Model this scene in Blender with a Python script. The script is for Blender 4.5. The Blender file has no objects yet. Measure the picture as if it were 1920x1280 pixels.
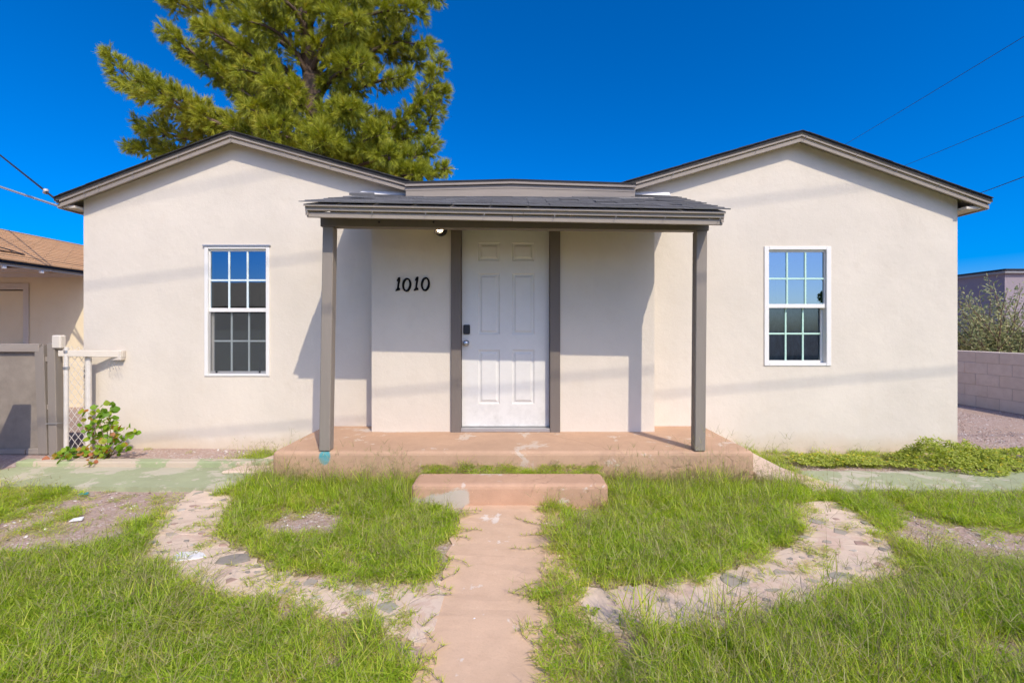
import bpy, bmesh, math, random
import numpy as np
from mathutils import Vector, Matrix, Euler

R = math.radians
random.seed(7)
rng = np.random.default_rng(11)
scene = bpy.context.scene
COL = scene.collection

# ---------------------------------------------------------------- camera
CAM_D, CAM_H, F = 5.0, 1.32, 853.3          # metres in front of the wing walls, eye height, focal length in photo pixels
VPX, VPY = 965.0, 620.0
cam_data = bpy.data.cameras.new('camera')
cam = bpy.data.objects.new('camera', cam_data)
COL.objects.link(cam)
cam.location = (0, -CAM_D, CAM_H)
cam.rotation_euler = (R(90), 0, 0)
cam_data.sensor_width = 36.0
cam_data.lens = 16.0
cam_data.shift_x = -(VPX - 960.0) / 1920.0
cam_data.shift_y = -(640.0 - VPY) / 1920.0
cam_data.clip_start = 0.05
cam_data.clip_end = 4000
scene.camera = cam

# ---------------------------------------------------------------- sky and sun
SUN_AZ, SUN_EL = 27.5, 45.6                  # degrees right of "behind the camera", degrees above the horizon
sun_vec = Vector((math.sin(R(SUN_AZ)) * math.cos(R(SUN_EL)), -math.cos(R(SUN_AZ)) * math.cos(R(SUN_EL)), math.sin(R(SUN_EL))))
world = bpy.data.worlds.new('World')
scene.world = world
world.use_nodes = True
wn = world.node_tree
wn.nodes.clear()
w_out = wn.nodes.new('ShaderNodeOutputWorld')
w_bg = wn.nodes.new('ShaderNodeBackground')
w_sky = wn.nodes.new('ShaderNodeTexSky')
w_sky.sky_type = 'NISHITA'
w_sky.sun_disc = False
w_sky.sun_elevation = R(SUN_EL)
w_sky.sun_rotation = math.atan2(sun_vec.x, sun_vec.y)
w_sky.altitude = 500
w_sky.air_density = 0.7
w_sky.dust_density = 3.4
w_sky.ozone_density = 6.0
w_hsv = wn.nodes.new('ShaderNodeHueSaturation')
w_hsv.inputs['Saturation'].default_value = 1.6
w_hsv.inputs['Value'].default_value = 1.3
w_hsv.inputs['Hue'].default_value = 0.506
wn.links.new(w_sky.outputs[0], w_hsv.inputs['Color'])
wn.links.new(w_hsv.outputs[0], w_bg.inputs['Color'])
w_bg.inputs['Strength'].default_value = 0.15
wn.links.new(w_bg.outputs[0], w_out.inputs['Surface'])

sun_data = bpy.data.lights.new('sun', 'SUN')
sun_data.energy = 3.0
sun_data.angle = R(0.53)
sun_data.color = (1.0, 0.905, 0.77)
sun = bpy.data.objects.new('sun', sun_data)
COL.objects.link(sun)
sun.rotation_euler = sun_vec.to_track_quat('Z', 'Y').to_euler()
sun.location = (4, -8, 12)

vs = scene.view_settings
vs.view_transform = 'Standard'
vs.look = 'None'
vs.exposure = 0.28
vs.gamma = 1.0
vs.use_curve_mapping = False
scene.cycles.use_adaptive_sampling = True
scene.cycles.adaptive_threshold = 0.025
scene.cycles.max_bounces = 6
scene.cycles.diffuse_bounces = 4
scene.cycles.glossy_bounces = 3
scene.cycles.transmission_bounces = 4
scene.cycles.transparent_max_bounces = 10

# ---------------------------------------------------------------- helpers
def W(px, py, D):
    """the world point that stands D metres in front of the camera on the sight line through a photo pixel"""
    return Vector(((px - VPX) * D / F, D - CAM_D, CAM_H + (VPY - py) * D / F))

def ground_z(x, y):
    return -0.006 * np.clip(x, -12, 12)

def G(px, py, z=0.0):
    D = (CAM_H - z) * F / (py - VPY)
    return ((px - VPX) * D / F, D - CAM_D)

class MB:
    """collects geometry that becomes one mesh object"""
    def __init__(s): s.v = []; s.f = []; s.mi = []
    def add(s, vs, fs, mi=0):
        b = len(s.v); s.v += [tuple(p) for p in vs]
        for f in fs: s.f.append(tuple(i + b for i in f)); s.mi.append(mi)
        return s
    def quad(s, a, b, c, d, mi=0): return s.add([a, b, c, d], [(0, 1, 2, 3)], mi)
    def hexa(s, p, mi=0):   # 8 points: bottom ring 0-3, top ring 4-7
        return s.add(p, [(3, 2, 1, 0), (4, 5, 6, 7), (0, 1, 5, 4), (1, 2, 6, 5), (2, 3, 7, 6), (3, 0, 4, 7)], mi)
    def box(s, x0, x1, y0, y1, z0, z1, mi=0):
        return s.hexa([(x0, y0, z0), (x1, y0, z0), (x1, y1, z0), (x0, y1, z0), (x0, y0, z1), (x1, y0, z1), (x1, y1, z1), (x0, y1, z1)], mi)
    def beam(s, a, b, w, h, up=(0, 0, 1), mi=0):
        a = Vector(a); b = Vector(b); d = (b - a).normalized(); sx = d.cross(Vector(up)).normalized(); sz = sx.cross(d)
        P = []
        for q in (a, b):
            for i, j in ((-1, -1), (1, -1), (1, 1), (-1, 1)): P.append(q + sx * i * w / 2 + sz * j * h / 2)
        return s.add(P, [(0, 1, 2, 3), (7, 6, 5, 4), (0, 4, 5, 1), (1, 5, 6, 2), (2, 6, 7, 3), (3, 7, 4, 0)], mi)
    def tube(s, pts, rad, n=6, mi=0, cap=True):
        pts = [Vector(p) for p in pts]
        if not hasattr(rad, '__len__'): rad = [rad] * len(pts)
        rings = []; up = Vector((0.13, 0.31, 0.94))
        for i, p in enumerate(pts):
            d = (pts[min(i + 1, len(pts) - 1)] - pts[max(i - 1, 0)]).normalized()
            a = d.cross(up)
            if a.length < 1e-3: a = d.cross(Vector((1, 0, 0)))
            a.normalize(); b = d.cross(a)
            rings.append([p + (a * math.cos(2 * math.pi * k / n) + b * math.sin(2 * math.pi * k / n)) * rad[i] for k in range(n)])
        V = [q for r in rings for q in r]; Fc = []
        for i in range(len(pts) - 1):
            for k in range(n): Fc.append((i * n + k, i * n + (k + 1) % n, (i + 1) * n + (k + 1) % n, (i + 1) * n + k))
        if cap: Fc += [tuple(range(n))[::-1], tuple(range((len(pts) - 1) * n, len(pts) * n))]
        return s.add(V, Fc, mi)
    def lathe(s, prof, n=16, origin=(0, 0, 0), axis='Z', mi=0):
        V = []; Fc = []
        for r, h in prof:
            for k in range(n):
                c, q = math.cos(2 * math.pi * k / n) * r, math.sin(2 * math.pi * k / n) * r
                p = (c, q, h) if axis == 'Z' else (c, -h, q)
                V.append((p[0] + origin[0], p[1] + origin[1], p[2] + origin[2]))
        for i in range(len(prof) - 1):
            for k in range(n): Fc.append((i * n + k, i * n + (k + 1) % n, (i + 1) * n + (k + 1) % n, (i + 1) * n + k))
        Fc += [tuple(range(n))[::-1], tuple(range((len(prof) - 1) * n, len(prof) * n))]
        return s.add(V, Fc, mi)
    def mesh(s, name):
        me = bpy.data.meshes.new(name); me.from_pydata(s.v, [], s.f); me.update()
        return me
    def build(s, name, mats, parent=None, smooth=False, bevel=0.0, seg=1, fix=True):
        me = s.mesh(name)
        if not isinstance(mats, (list, tuple)): mats = [mats]
        for m in mats: me.materials.append(m)
        if len(mats) > 1: me.polygons.foreach_set('material_index', s.mi)
        if fix or bevel:
            bm = bmesh.new(); bm.from_mesh(me)
            if fix: bmesh.ops.recalc_face_normals(bm, faces=bm.faces)
            if bevel: bmesh.ops.bevel(bm, geom=[e for e in bm.edges if len(e.link_faces) == 2 and e.calc_face_angle(0) > 0.6], offset=bevel, segments=seg, affect='EDGES', profile=0.5)
            bm.to_mesh(me); bm.free()
        if smooth: me.polygons.foreach_set('use_smooth', [True] * len(me.polygons))
        return link(name, me, parent)

def link(name, me, parent=None, loc=None, rot=None, scl=None):
    o = bpy.data.objects.new(name, me); COL.objects.link(o)
    if parent is not None: o.parent = parent
    if loc is not None: o.location = loc
    if rot is not None: o.rotation_euler = rot
    if scl is not None: o.scale = scl
    return o

def tag(o, label, cat=None, group=None, kind=None):
    if label: o['label'] = label
    if cat: o['category'] = cat
    if group: o['group'] = group
    if kind: o['kind'] = kind
    return o

def thing(name, label, cat, loc=(0, 0, 0), group=None):
    o = bpy.data.objects.new(name, None); COL.objects.link(o); o.location = loc
    o.empty_display_size = 0.2
    return tag(o, label, cat, group)

def big_mesh(name, V, Fc, mat, parent=None, colour=None, smooth=False, matidx=None):
    """V (n,3), Fc list of index arrays (m,k); numpy fast path"""
    me = bpy.data.meshes.new(name)
    V = np.asarray(V, np.float32)
    me.vertices.add(len(V)); me.vertices.foreach_set('co', V.ravel())
    loops = np.concatenate([a.ravel() for a in Fc]).astype(np.int32)
    tot = np.concatenate([np.full(len(a), a.shape[1]) for a in Fc]).astype(np.int32)
    start = np.concatenate([[0], np.cumsum(tot)[:-1]]).astype(np.int32)
    me.loops.add(len(loops)); me.loops.foreach_set('vertex_index', loops)
    me.polygons.add(len(tot)); me.polygons.foreach_set('loop_start', start); me.polygons.foreach_set('loop_total', tot)
    if smooth: me.polygons.foreach_set('use_smooth', np.ones(len(tot), bool))
    for m in (mat if isinstance(mat, (list, tuple)) else [mat]): me.materials.append(m)
    if matidx is not None: me.polygons.foreach_set('material_index', np.asarray(matidx, np.int32))
    me.update(calc_edges=True)
    if colour is not None:
        at = me.attributes.new('tint', 'FLOAT', 'POINT'); at.data.foreach_set('value', np.asarray(colour, np.float32))
    return link(name, me, parent) if parent != 'mesh' else me

# ---------------------------------------------------------------- material helpers
class Mat:
    def __init__(s, name, rough=0.8, spec=0.3):
        s.m = bpy.data.materials.new(name); s.m.use_nodes = True; s.nt = s.m.node_tree
        s.b = s.nt.nodes['Principled BSDF']; s.out = s.nt.nodes['Material Output']
        s.b.inputs['Roughness'].default_value = rough; s.b.inputs['Specular IOR Level'].default_value = spec
        s.pos = s.n('ShaderNodeNewGeometry').outputs['Position']
        s.h = None
    def n(s, t, **kw):
        q = s.nt.nodes.new(t)
        for k, v in kw.items(): setattr(q, k, v)
        return q
    def l(s, a, b): s.nt.links.new(a, b)
    def scale(s, v, sc):
        q = s.n('ShaderNodeMapping'); s.l(v, q.inputs[0]); q.inputs['Scale'].default_value = sc if hasattr(sc, '__len__') else (sc,) * 3
        return q.outputs[0]
    def noise(s, scale, detail=4, rough=0.55, vec=None, dist=0.0):
        q = s.n('ShaderNodeTexNoise'); s.l(vec if vec is not None else s.pos, q.inputs['Vector'])
        q.inputs['Scale'].default_value = scale; q.inputs['Detail'].default_value = detail; q.inputs['Roughness'].default_value = rough; q.inputs['Distortion'].default_value = dist
        return q.outputs['Fac']
    def voro(s, scale, feature='F1', out='Distance', vec=None, rnd=1.0):
        q = s.n('ShaderNodeTexVoronoi', feature=feature); s.l(vec if vec is not None else s.pos, q.inputs['Vector']); q.inputs['Scale'].default_value = scale
        q.inputs['Randomness'].default_value = rnd
        return q.outputs[out]
    def ramp(s, fac, stops, mode='LINEAR'):
        q = s.n('ShaderNodeValToRGB'); s.l(fac, q.inputs[0]); cr = q.color_ramp; cr.interpolation = mode
        while len(cr.elements) < len(stops): cr.elements.new(0.5)
        for e, (p, c) in zip(cr.elements, stops):
            e.position = p; e.color = (c[0], c[1], c[2], 1) if hasattr(c, '__len__') else (c, c, c, 1)
        return q.outputs[0]
    def mix(s, fac, a, b, mode='MIX'):
        q = s.n('ShaderNodeMix', data_type='RGBA', blend_type=mode)
        for sock, v in ((q.inputs[0], fac), (q.inputs[6], a), (q.inputs[7], b)):
            if isinstance(v, bpy.types.NodeSocket): s.l(v, sock)
            elif hasattr(v, '__len__'): sock.default_value = (*v[:3], 1)
            else: sock.default_value = v
        return q.outputs[2]
    def math(s, op, a, b=0.0, c=None):
        q = s.n('ShaderNodeMath', operation=op)
        for sock, v in zip(q.inputs, (a, b, c)):
            if v is None: continue
            if isinstance(v, bpy.types.NodeSocket): s.l(v, sock)
            else: sock.default_value = v
        return q.outputs[0]
    def xyz(s):
        q = s.n('ShaderNodeSeparateXYZ'); s.l(s.pos, q.inputs[0]); return q.outputs
    def rand(s): return s.n('ShaderNodeObjectInfo').outputs['Random']
    def attr(s, name): return s.n('ShaderNodeAttribute', attribute_name=name).outputs['Fac']
    def col(s, c):
        if isinstance(c, bpy.types.NodeSocket): s.l(c, s.b.inputs['Base Color'])
        else: s.b.inputs['Base Color'].default_value = (*c, 1)
        return s
    def bump(s, height, strength=0.3, dist=0.01):
        q = s.n('ShaderNodeBump'); q.inputs['Strength'].default_value = strength; q.inputs['Distance'].default_value = dist
        s.l(height, q.inputs['Height'])
        if s.h is not None: s.l(s.h, q.inputs['Normal'])
        s.h = q.outputs[0]; s.l(s.h, s.b.inputs['Normal'])
        return s
    def inp(s, name, v):
        if isinstance(v, bpy.types.NodeSocket): s.l(v, s.b.inputs[name])
        else: s.b.inputs[name].default_value = v
        return s

def stucco(name, c, vary=0.10, base_stain=True):
    m = Mat(name, 0.9, 0.15)
    big = m.noise(0.9, 5, 0.6); mid = m.noise(5.0, 5, 0.65); streak = m.noise(3.0, 4, 0.6, m.scale(m.pos, (1.6, 1.6, 0.35)))
    c1 = m.mix(m.ramp(big, [(0.35, 0), (0.7, 1)]), tuple(x * (1 - vary * 0.8) for x in c), c)
    c2 = m.mix(m.math('MULTIPLY', m.ramp(mid, [(0.55, 0), (0.8, 1)]), 0.35), c1, tuple(x * y for x, y in zip(c, (0.84, 0.80, 0.75))))
    c2 = m.mix(m.math('MULTIPLY', m.ramp(streak, [(0.55, 0), (0.85, 1)]), 0.22), c2, tuple(x * y for x, y in zip(c, (0.80, 0.76, 0.70))))
    if base_stain:
        z = m.math('ADD', m.xyz()[2], m.math('MULTIPLY', m.math('SUBTRACT', m.noise(2.2, 5, 0.65), 0.5), 0.35))
        st = m.ramp(z, [(0.0, 0.75), (0.10, 0.42), (0.19, 0.0)])
        c2 = m.mix(st, c2, tuple(x * y for x, y in zip(c, (0.82, 0.74, 0.64))))
        chips = m.math('MULTIPLY', m.ramp(m.noise(26, 6, 0.7), [(0.66, 0), (0.70, 1)]), m.ramp(z, [(0.0, 1), (0.15, 0)]))
        c2 = m.mix(chips, c2, (0.30, 0.25, 0.21))
    m.col(c2)
    m.bump(m.noise(1.6, 4, 0.55), 0.45, 0.03)
    m.bump(m.noise(7, 5, 0.65), 0.26, 0.010)
    m.bump(m.noise(34, 6, 0.72, dist=0.6), 0.34, 0.006)
    m.bump(m.noise(160, 3, 0.6), 0.35, 0.003)
    return m.m

def paint(name, c, wear=None, rough=0.55, amount=0.10, grain=(1, 1, 1), spec=0.35):
    m = Mat(name, rough, spec)
    v = m.scale(m.pos, grain)
    c1 = m.mix(m.noise(7, 5, 0.65, v), tuple(x * (1 - amount) for x in c), tuple(min(1, x * (1 + amount)) for x in c))
    c1 = m.mix(m.math('MULTIPLY', m.rand(), 0.12), c1, tuple(x * 0.7 for x in c))
    if wear:
        c1 = m.mix(m.ramp(m.noise(34, 6, 0.72), [(0.66, 0), (0.71, 1)]), c1, wear)
    m.col(c1)
    m.bump(m.noise(60, 4, 0.6, v), 0.25, 0.003)
    m.bump(m.noise(6, 3, 0.5, v), 0.2, 0.008)
    return m.m

def plain(name, c, rough=0.5, metal=0.0, spec=0.5):
    m = Mat(name, rough, spec); m.col(m.mix(m.noise(18, 3), tuple(x * 0.85 for x in c), tuple(min(1, x * 1.1) for x in c))); m.inp('Metallic', metal)
    return m.m

def concrete(name, c, worn, worn_amt=0.62, bumpd=0.006, extra=None, stain=None, cracks=0.0):
    m = Mat(name, 0.85, 0.2)
    a = m.noise(2.2, 6, 0.65); b = m.noise(11, 6, 0.7); d = m.noise(90, 4, 0.6)
    cc = m.mix(m.ramp(a, [(0.3, 0), (0.7, 1)]), tuple(x * 0.86 for x in c), tuple(min(1, x * 1.07) for x in c))
    cc = m.mix(m.math('MULTIPLY', m.ramp(b, [(0.45, 0), (0.75, 1)]), 0.35), cc, tuple(x * y for x, y in zip(c, (0.78, 0.74, 0.72))))
    cc = m.mix(m.math('MULTIPLY', m.ramp(d, [(0.5, 0), (0.8, 1)]), 0.25), cc, tuple(x * 0.6 for x in c))
    wv = m.math('ADD', m.noise(3.1, 7, 0.68, dist=0.4), m.math('MULTIPLY', m.noise(22, 4, 0.7), 0.12))
    cc = m.mix(m.ramp(wv, [(worn_amt, 0), (worn_amt + 0.035, 1)]), cc, worn)
    if stain is not None: cc = stain(m, cc)
    spots = m.ramp(m.noise(48, 3, 0.6), [(0.70, 0), (0.73, 1)]); cc = m.mix(m.math('MULTIPLY', spots, 0.55), cc, tuple(min(.8, x * 1.35 + .06) for x in c))
    if cracks:
        q = m.n('ShaderNodeVectorMath', operation='ADD'); nz = m.n('ShaderNodeTexNoise'); m.l(m.pos, nz.inputs['Vector']); nz.inputs['Scale'].default_value = 6; nz.inputs['Detail'].default_value = 6
        sc = m.n('ShaderNodeVectorMath', operation='SCALE'); m.l(nz.outputs['Color'], sc.inputs[0]); sc.inputs['Scale'].default_value = 0.22; m.l(m.pos, q.inputs[0]); m.l(sc.outputs[0], q.inputs[1])
        ed = m.voro(cracks, 'DISTANCE_TO_EDGE', vec=q.outputs[0]); line = m.math('MULTIPLY', m.ramp(ed, [(0.0, 1), (0.010, 0)]), m.ramp(m.noise(1.7, 3), [(0.50, 0), (0.58, 1)]))
        cc = m.mix(m.math('MULTIPLY', line, 0.3), cc, tuple(x * 0.5 for x in c)); m.bump(m.math('SUBTRACT', 1.0, line), 0.6, 0.006)
    m.col(cc)
    if extra: extra(m)
    m.bump(m.noise(5, 5, 0.6), 0.4, bumpd * 2)
    m.bump(m.noise(120, 4, 0.65), 0.35, bumpd * 0.5)
    return m.m

# ---------------------------------------------------------------- materials
M = {}
M['stucco'] = stucco('stucco_cream', (0.72, 0.638, 0.515), 0.14)
M['stucco_plain'] = stucco('stucco_neighbour', (0.82, 0.70, 0.47), base_stain=False)
M['stucco_grey'] = stucco('stucco_grey_mauve', (0.33, 0.275, 0.285), base_stain=False)
M['stucco_tan'] = stucco('stucco_tan', (0.45, 0.33, 0.24), base_stain=False)
M['inside'] = plain('room_paint', (0.22, 0.21, 0.20), 0.9)
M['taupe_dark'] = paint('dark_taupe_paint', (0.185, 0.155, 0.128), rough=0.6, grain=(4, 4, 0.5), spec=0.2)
M['taupe'] = paint('taupe_paint', (0.32, 0.27, 0.215), rough=0.6, grain=(0.5, 2, 4), spec=0.25)
M['taupe_worn'] = paint('taupe_paint_worn', (0.27, 0.23, 0.185), wear=(0.36, 0.32, 0.27), rough=0.6, grain=(4, 4, 0.5), spec=0.25)
M['taupe_rough'] = paint('taupe_paint_plywood', (0.28, 0.235, 0.18), wear=(0.36, 0.31, 0.25), rough=0.75, amount=0.38, spec=0.2)
M['white'] = paint('white_paint', (0.78, 0.76, 0.72), rough=0.5, amount=0.04)
M['cream_board'] = paint('cream_board_paint', (0.63, 0.56, 0.455), rough=0.6, amount=0.06)
M['vinyl'] = paint('white_vinyl', (0.78, 0.75, 0.68), rough=0.4, amount=0.03)
M['muntin'] = paint('muntin_paint', (0.70, 0.78, 0.74), rough=0.4, amount=0.03)
M['muntin_green'] = paint('pale_green_muntin_paint', (0.50, 0.72, 0.58), rough=0.4, amount=0.03)
M['galv'] = plain('painted_pipe', (0.66, 0.61, 0.53), 0.45, 0.0)
M['steel'] = plain('brushed_steel', (0.55, 0.55, 0.55), 0.3, 0.9)
M['alu'] = plain('aluminium', (0.5, 0.49, 0.47), 0.42, 0.7)
M['black'] = plain('black_metal', (0.012, 0.012, 0.014), 0.45)
M['digit'] = plain('matt_black', (0.008, 0.008, 0.008), 0.8, 0.0, 0.1)
M['cable'] = plain('black_cable', (0.02, 0.02, 0.022), 0.5)
M['cable_grey'] = plain('grey_cable', (0.30, 0.29, 0.27), 0.5)
M['ceramic'] = plain('insulator_ceramic', (0.62, 0.55, 0.48), 0.4)

def door_mat():
    m = Mat('door_paint', 0.42, 0.4)
    x, y, z = m.xyz()
    dirt = m.math('MULTIPLY', m.ramp(m.noise(7, 6, 0.7), [(0.42, 0), (0.75, 1)]), m.ramp(m.math('SUBTRACT', z, 0.30), [(0.0, 0.9), (0.35, 0.32), (0.8, 0.16)]))
    m.col(m.mix(dirt, (0.70, 0.675, 0.61), (0.48, 0.455, 0.40)))
    m.bump(m.noise(40, 3, 0.5, m.scale(m.pos, (3, 3, 0.4))), 0.08, 0.002)
    return m.m
M['door'] = door_mat()

def shingle_mat(name, a, b, c):
    m = Mat(name, 0.95, 0.1)
    r = m.ramp(m.rand(), [(0, a), (0.5, b), (1, c)])
    g = m.noise(260, 3, 0.7); p = m.noise(14, 5, 0.7)
    cc = m.mix(m.ramp(g, [(0.3, 0), (0.7, 1)]), r, b, 'MIX')
    cc = m.mix(m.math('MULTIPLY', m.ramp(p, [(0.4, 0), (0.8, 1)]), 0.5), cc, tuple(x * 0.55 for x in b))
    m.col(cc); m.bump(g, 0.5, 0.004)
    return m.m
M['shingle'] = shingle_mat('asphalt_shingle', (0.11, 0.108, 0.106), (0.165, 0.16, 0.155), (0.23, 0.225, 0.215))
M['shingle_dark'] = shingle_mat('asphalt_shingle_edge', (0.03, 0.029, 0.028), (0.045, 0.043, 0.042), (0.07, 0.066, 0.06))

def tan_roof():
    m = Mat('tan_shingle', 0.95, 0.1)
    br = m.n('ShaderNodeTexBrick'); x, y, z = m.xyz()
    cb = m.n('ShaderNodeCombineXYZ'); m.l(y, cb.inputs[0]); m.l(m.math('MULTIPLY', x, -1.06), cb.inputs[1]); m.l(cb.outputs[0], br.inputs['Vector'])
    br.inputs['Scale'].default_value = 1.0; br.inputs['Brick Width'].default_value = 0.33; br.inputs['Row Height'].default_value = 0.145
    br.inputs['Mortar Size'].default_value = 0.006; br.inputs['Color1'].default_value = (0.62, 0.365, 0.19, 1); br.inputs['Color2'].default_value = (0.50, 0.29, 0.15, 1); br.inputs['Mortar'].default_value = (0.13, 0.08, 0.05, 1)
    m.col(m.mix(m.math('MULTIPLY', m.noise(9, 5, 0.7), 0.7), br.outputs['Color'], (0.58, 0.35, 0.185)))
    m.bump(m.noise(200, 3, 0.7), 0.4, 0.004)
    return m.m
M['tan_roof'] = tan_roof()

def glass(name, refl, tint, rough=0.0):
    m = bpy.data.materials.new(name); m.use_nodes = True; nt = m.node_tree; nt.nodes.clear()
    o = nt.nodes.new('ShaderNodeOutputMaterial'); mx = nt.nodes.new('ShaderNodeMixShader'); t = nt.nodes.new('ShaderNodeBsdfTransparent'); g = nt.nodes.new('ShaderNodeBsdfGlossy')
    t.inputs[0].default_value = (*tint, 1); g.inputs['Roughness'].default_value = rough; g.inputs['Color'].default_value = (0.55, 0.80, 1, 1)
    fr = nt.nodes.new('ShaderNodeFresnel'); fr.inputs[0].default_value = 1.5
    ad = nt.nodes.new('ShaderNodeMath'); ad.operation = 'ADD'; ad.use_clamp = True; nt.links.new(fr.outputs[0], ad.inputs[0]); ad.inputs[1].default_value = refl
    tc = nt.nodes.new('ShaderNodeNewGeometry'); nz = nt.nodes.new('ShaderNodeTexNoise'); nz.inputs['Scale'].default_value = 2.5; nt.links.new(tc.outputs['Position'], nz.inputs['Vector'])
    bp = nt.nodes.new('ShaderNodeBump'); bp.inputs['Strength'].default_value = 0.02; bp.inputs['Distance'].default_value = 0.01
    nt.links.new(nz.outputs['Fac'], bp.inputs['Height']); nt.links.new(bp.outputs[0], g.inputs['Normal'])
    nt.links.new(ad.outputs[0], mx.inputs[0]); nt.links.new(t.outputs[0], mx.inputs[1]); nt.links.new(g.outputs[0], mx.inputs[2]); nt.links.new(mx.outputs[0], o.inputs[0])
    return m
M['glass_up'] = glass('window_glass_coated', 0.31, (0.30, 0.32, 0.33))
M['glass_low'] = glass('window_glass_dusty', 0.07, (0.6, 0.62, 0.62), 0.03)

def screen_mat():
    m = bpy.data.materials.new('insect_screen'); m.use_nodes = True; nt = m.node_tree; nt.nodes.clear()
    o = nt.nodes.new('ShaderNodeOutputMaterial'); mx = nt.nodes.new('ShaderNodeMixShader'); t = nt.nodes.new('ShaderNodeBsdfTransparent'); g = nt.nodes.new('ShaderNodeBsdfDiffuse')
    g.inputs[0].default_value = (0.11, 0.115, 0.11, 1); mx.inputs[0].default_value = 0.45
    nt.links.new(t.outputs[0], mx.inputs[1]); nt.links.new(g.outputs[0], mx.inputs[2]); nt.links.new(mx.outputs[0], o.inputs[0])
    return m
M['screen'] = screen_mat()

def bulb_mat():
    m = bpy.data.materials.new('lit_bulb'); m.use_nodes = True; nt = m.node_tree; nt.nodes.clear()
    o = nt.nodes.new('ShaderNodeOutputMaterial'); e = nt.nodes.new('ShaderNodeEmission'); e.inputs[0].default_value = (1, 0.74, 0.45, 1); e.inputs[1].default_value = 14
    nt.links.new(e.outputs[0], o.inputs[0]); return m
M['bulb'] = bulb_mat()

def slab_stain(m, cc):
    x, y, z = m.xyz()
    # turquoise paint drip under the post that stands at the slab's edge
    def blob(cx, cz, rx, rz):
        dx = m.math('DIVIDE', m.math('SUBTRACT', x, cx), rx); dz = m.math('DIVIDE', m.math('SUBTRACT', z, cz), rz)
        d = m.math('ADD', m.math('MULTIPLY', dx, dx), m.math('MULTIPLY', dz, dz))
        return m.math('ADD', d, m.math('MULTIPLY', m.math('SUBTRACT', m.noise(40, 4, 0.7), 0.5), 1.1))
    front = m.ramp(m.math('ADD', y, 2.0), [(0.965, 1), (0.97, 0)])
    t = m.math('MULTIPLY', m.ramp(blob(-1.65, 0.225, 0.055, 0.075), [(0.6, .85), (1.3, 0)]), front)
    cc = m.mix(t, cc, (0.03, 0.33, 0.36))
    # bare grey cement by the wing wall
    dx = m.math('DIVIDE', m.math('SUBTRACT', x, -1.25), 0.5); dy = m.math('DIVIDE', m.math('SUBTRACT', y, -0.20), 0.12)
    d = m.math('ADD', m.math('ADD', m.math('MULTIPLY', dx, dx), m.math('MULTIPLY', dy, dy)), m.math('MULTIPLY', m.math('SUBTRACT', m.noise(9, 5, 0.7), 0.5), 2.4))
    cc = m.mix(m.ramp(d, [(0.55, 0.8), (1.0, 0)]), cc, (0.60, 0.52, 0.44))
    # grime band on the lower half of the front edge
    band = m.ramp(m.math('ADD', z, m.math('MULTIPLY', m.math('SUBTRACT', m.noise(6, 5, 0.7), 0.5), 0.2)), [(0.02, 0.75), (0.16, 0.35), (0.24, 0.0)])
    return m.mix(m.math('MULTIPLY', band, 0.7), cc, (0.50, 0.33, 0.20))
M['slab'] = concrete('slab_terracotta', (0.53, 0.34, 0.215), (0.58, 0.46, 0.35), 0.65, stain=slab_stain, cracks=0.8)

def step_stain(m, cc):
    x, y, z = m.xyz()
    e = m.math('ADD', m.math('MULTIPLY', m.math('SUBTRACT', m.noise(7, 6, 0.7), 0.5), 0.16), m.math('SUBTRACT', z, m.math('MULTIPLY', m.math('ADD', x, 0.62), 0.22)))
    a = m.math('MULTIPLY', m.ramp(e, [(0.080, 1), (0.10, 0)]), m.ramp(m.math('ADD', m.math('ADD', x, 1.0), m.math('MULTIPLY', m.noise(9, 4, 0.6), 0.15)), [(0.72, 1), (0.74, 0)]))
    return m.mix(a, cc, (0.50, 0.43, 0.34))
M['step'] = concrete('step_terracotta', (0.53, 0.325, 0.205), (0.58, 0.46, 0.36), 0.64, stain=step_stain, cracks=2.4)
M['path'] = concrete('path_pink_concrete', (0.645, 0.44, 0.285), (0.70, 0.59, 0.47), 0.66)
def crack(m): m.bump(m.ramp(m.voro(2.6, 'DISTANCE_TO_EDGE'), [(0.0, 0), (0.012, 1)]), 0.5, 0.006)
M['mosaic'] = concrete('mosaic_mortar', (0.67, 0.52, 0.385), (0.58, 0.42, 0.31), 0.60, extra=crack)
M['kerb_green'] = concrete('worn_green_kerb', (0.36, 0.40, 0.22), (0.52, 0.43, 0.32), 0.57)
M['green'] = concrete('green_painted_concrete', (0.36, 0.385, 0.225), (0.48, 0.44, 0.32), 0.57)
M['stone'] = None
m_ = Mat('flagstone', 0.9, 0.1)
c_ = m_.ramp(m_.rand(), [(0.0, (0.40, 0.34, 0.25)), (0.2, (0.24, 0.21, 0.17)), (0.35, (0.42, 0.22, 0.16)), (0.5, (0.36, 0.34, 0.24)), (0.65, (0.62, 0.54, 0.44)), (0.8, (0.34, 0.26, 0.24)), (0.9, (0.50, 0.40, 0.29))], 'CONSTANT')
m_.col(m_.mix(m_.noise(30, 5, 0.7), c_, (0.33, 0.29, 0.24))); m_.bump(m_.noise(50, 4), 0.4, 0.004); M['stone'] = m_.m
M['white_stone'] = plain('white_stone', (0.72, 0.70, 0.66), 0.7)
M['scrap'] = plain('white_scrap', (0.75, 0.74, 0.72), 0.6)
M['scrap_teal'] = plain('teal_scrap', (0.05, 0.30, 0.33), 0.5)

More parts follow.
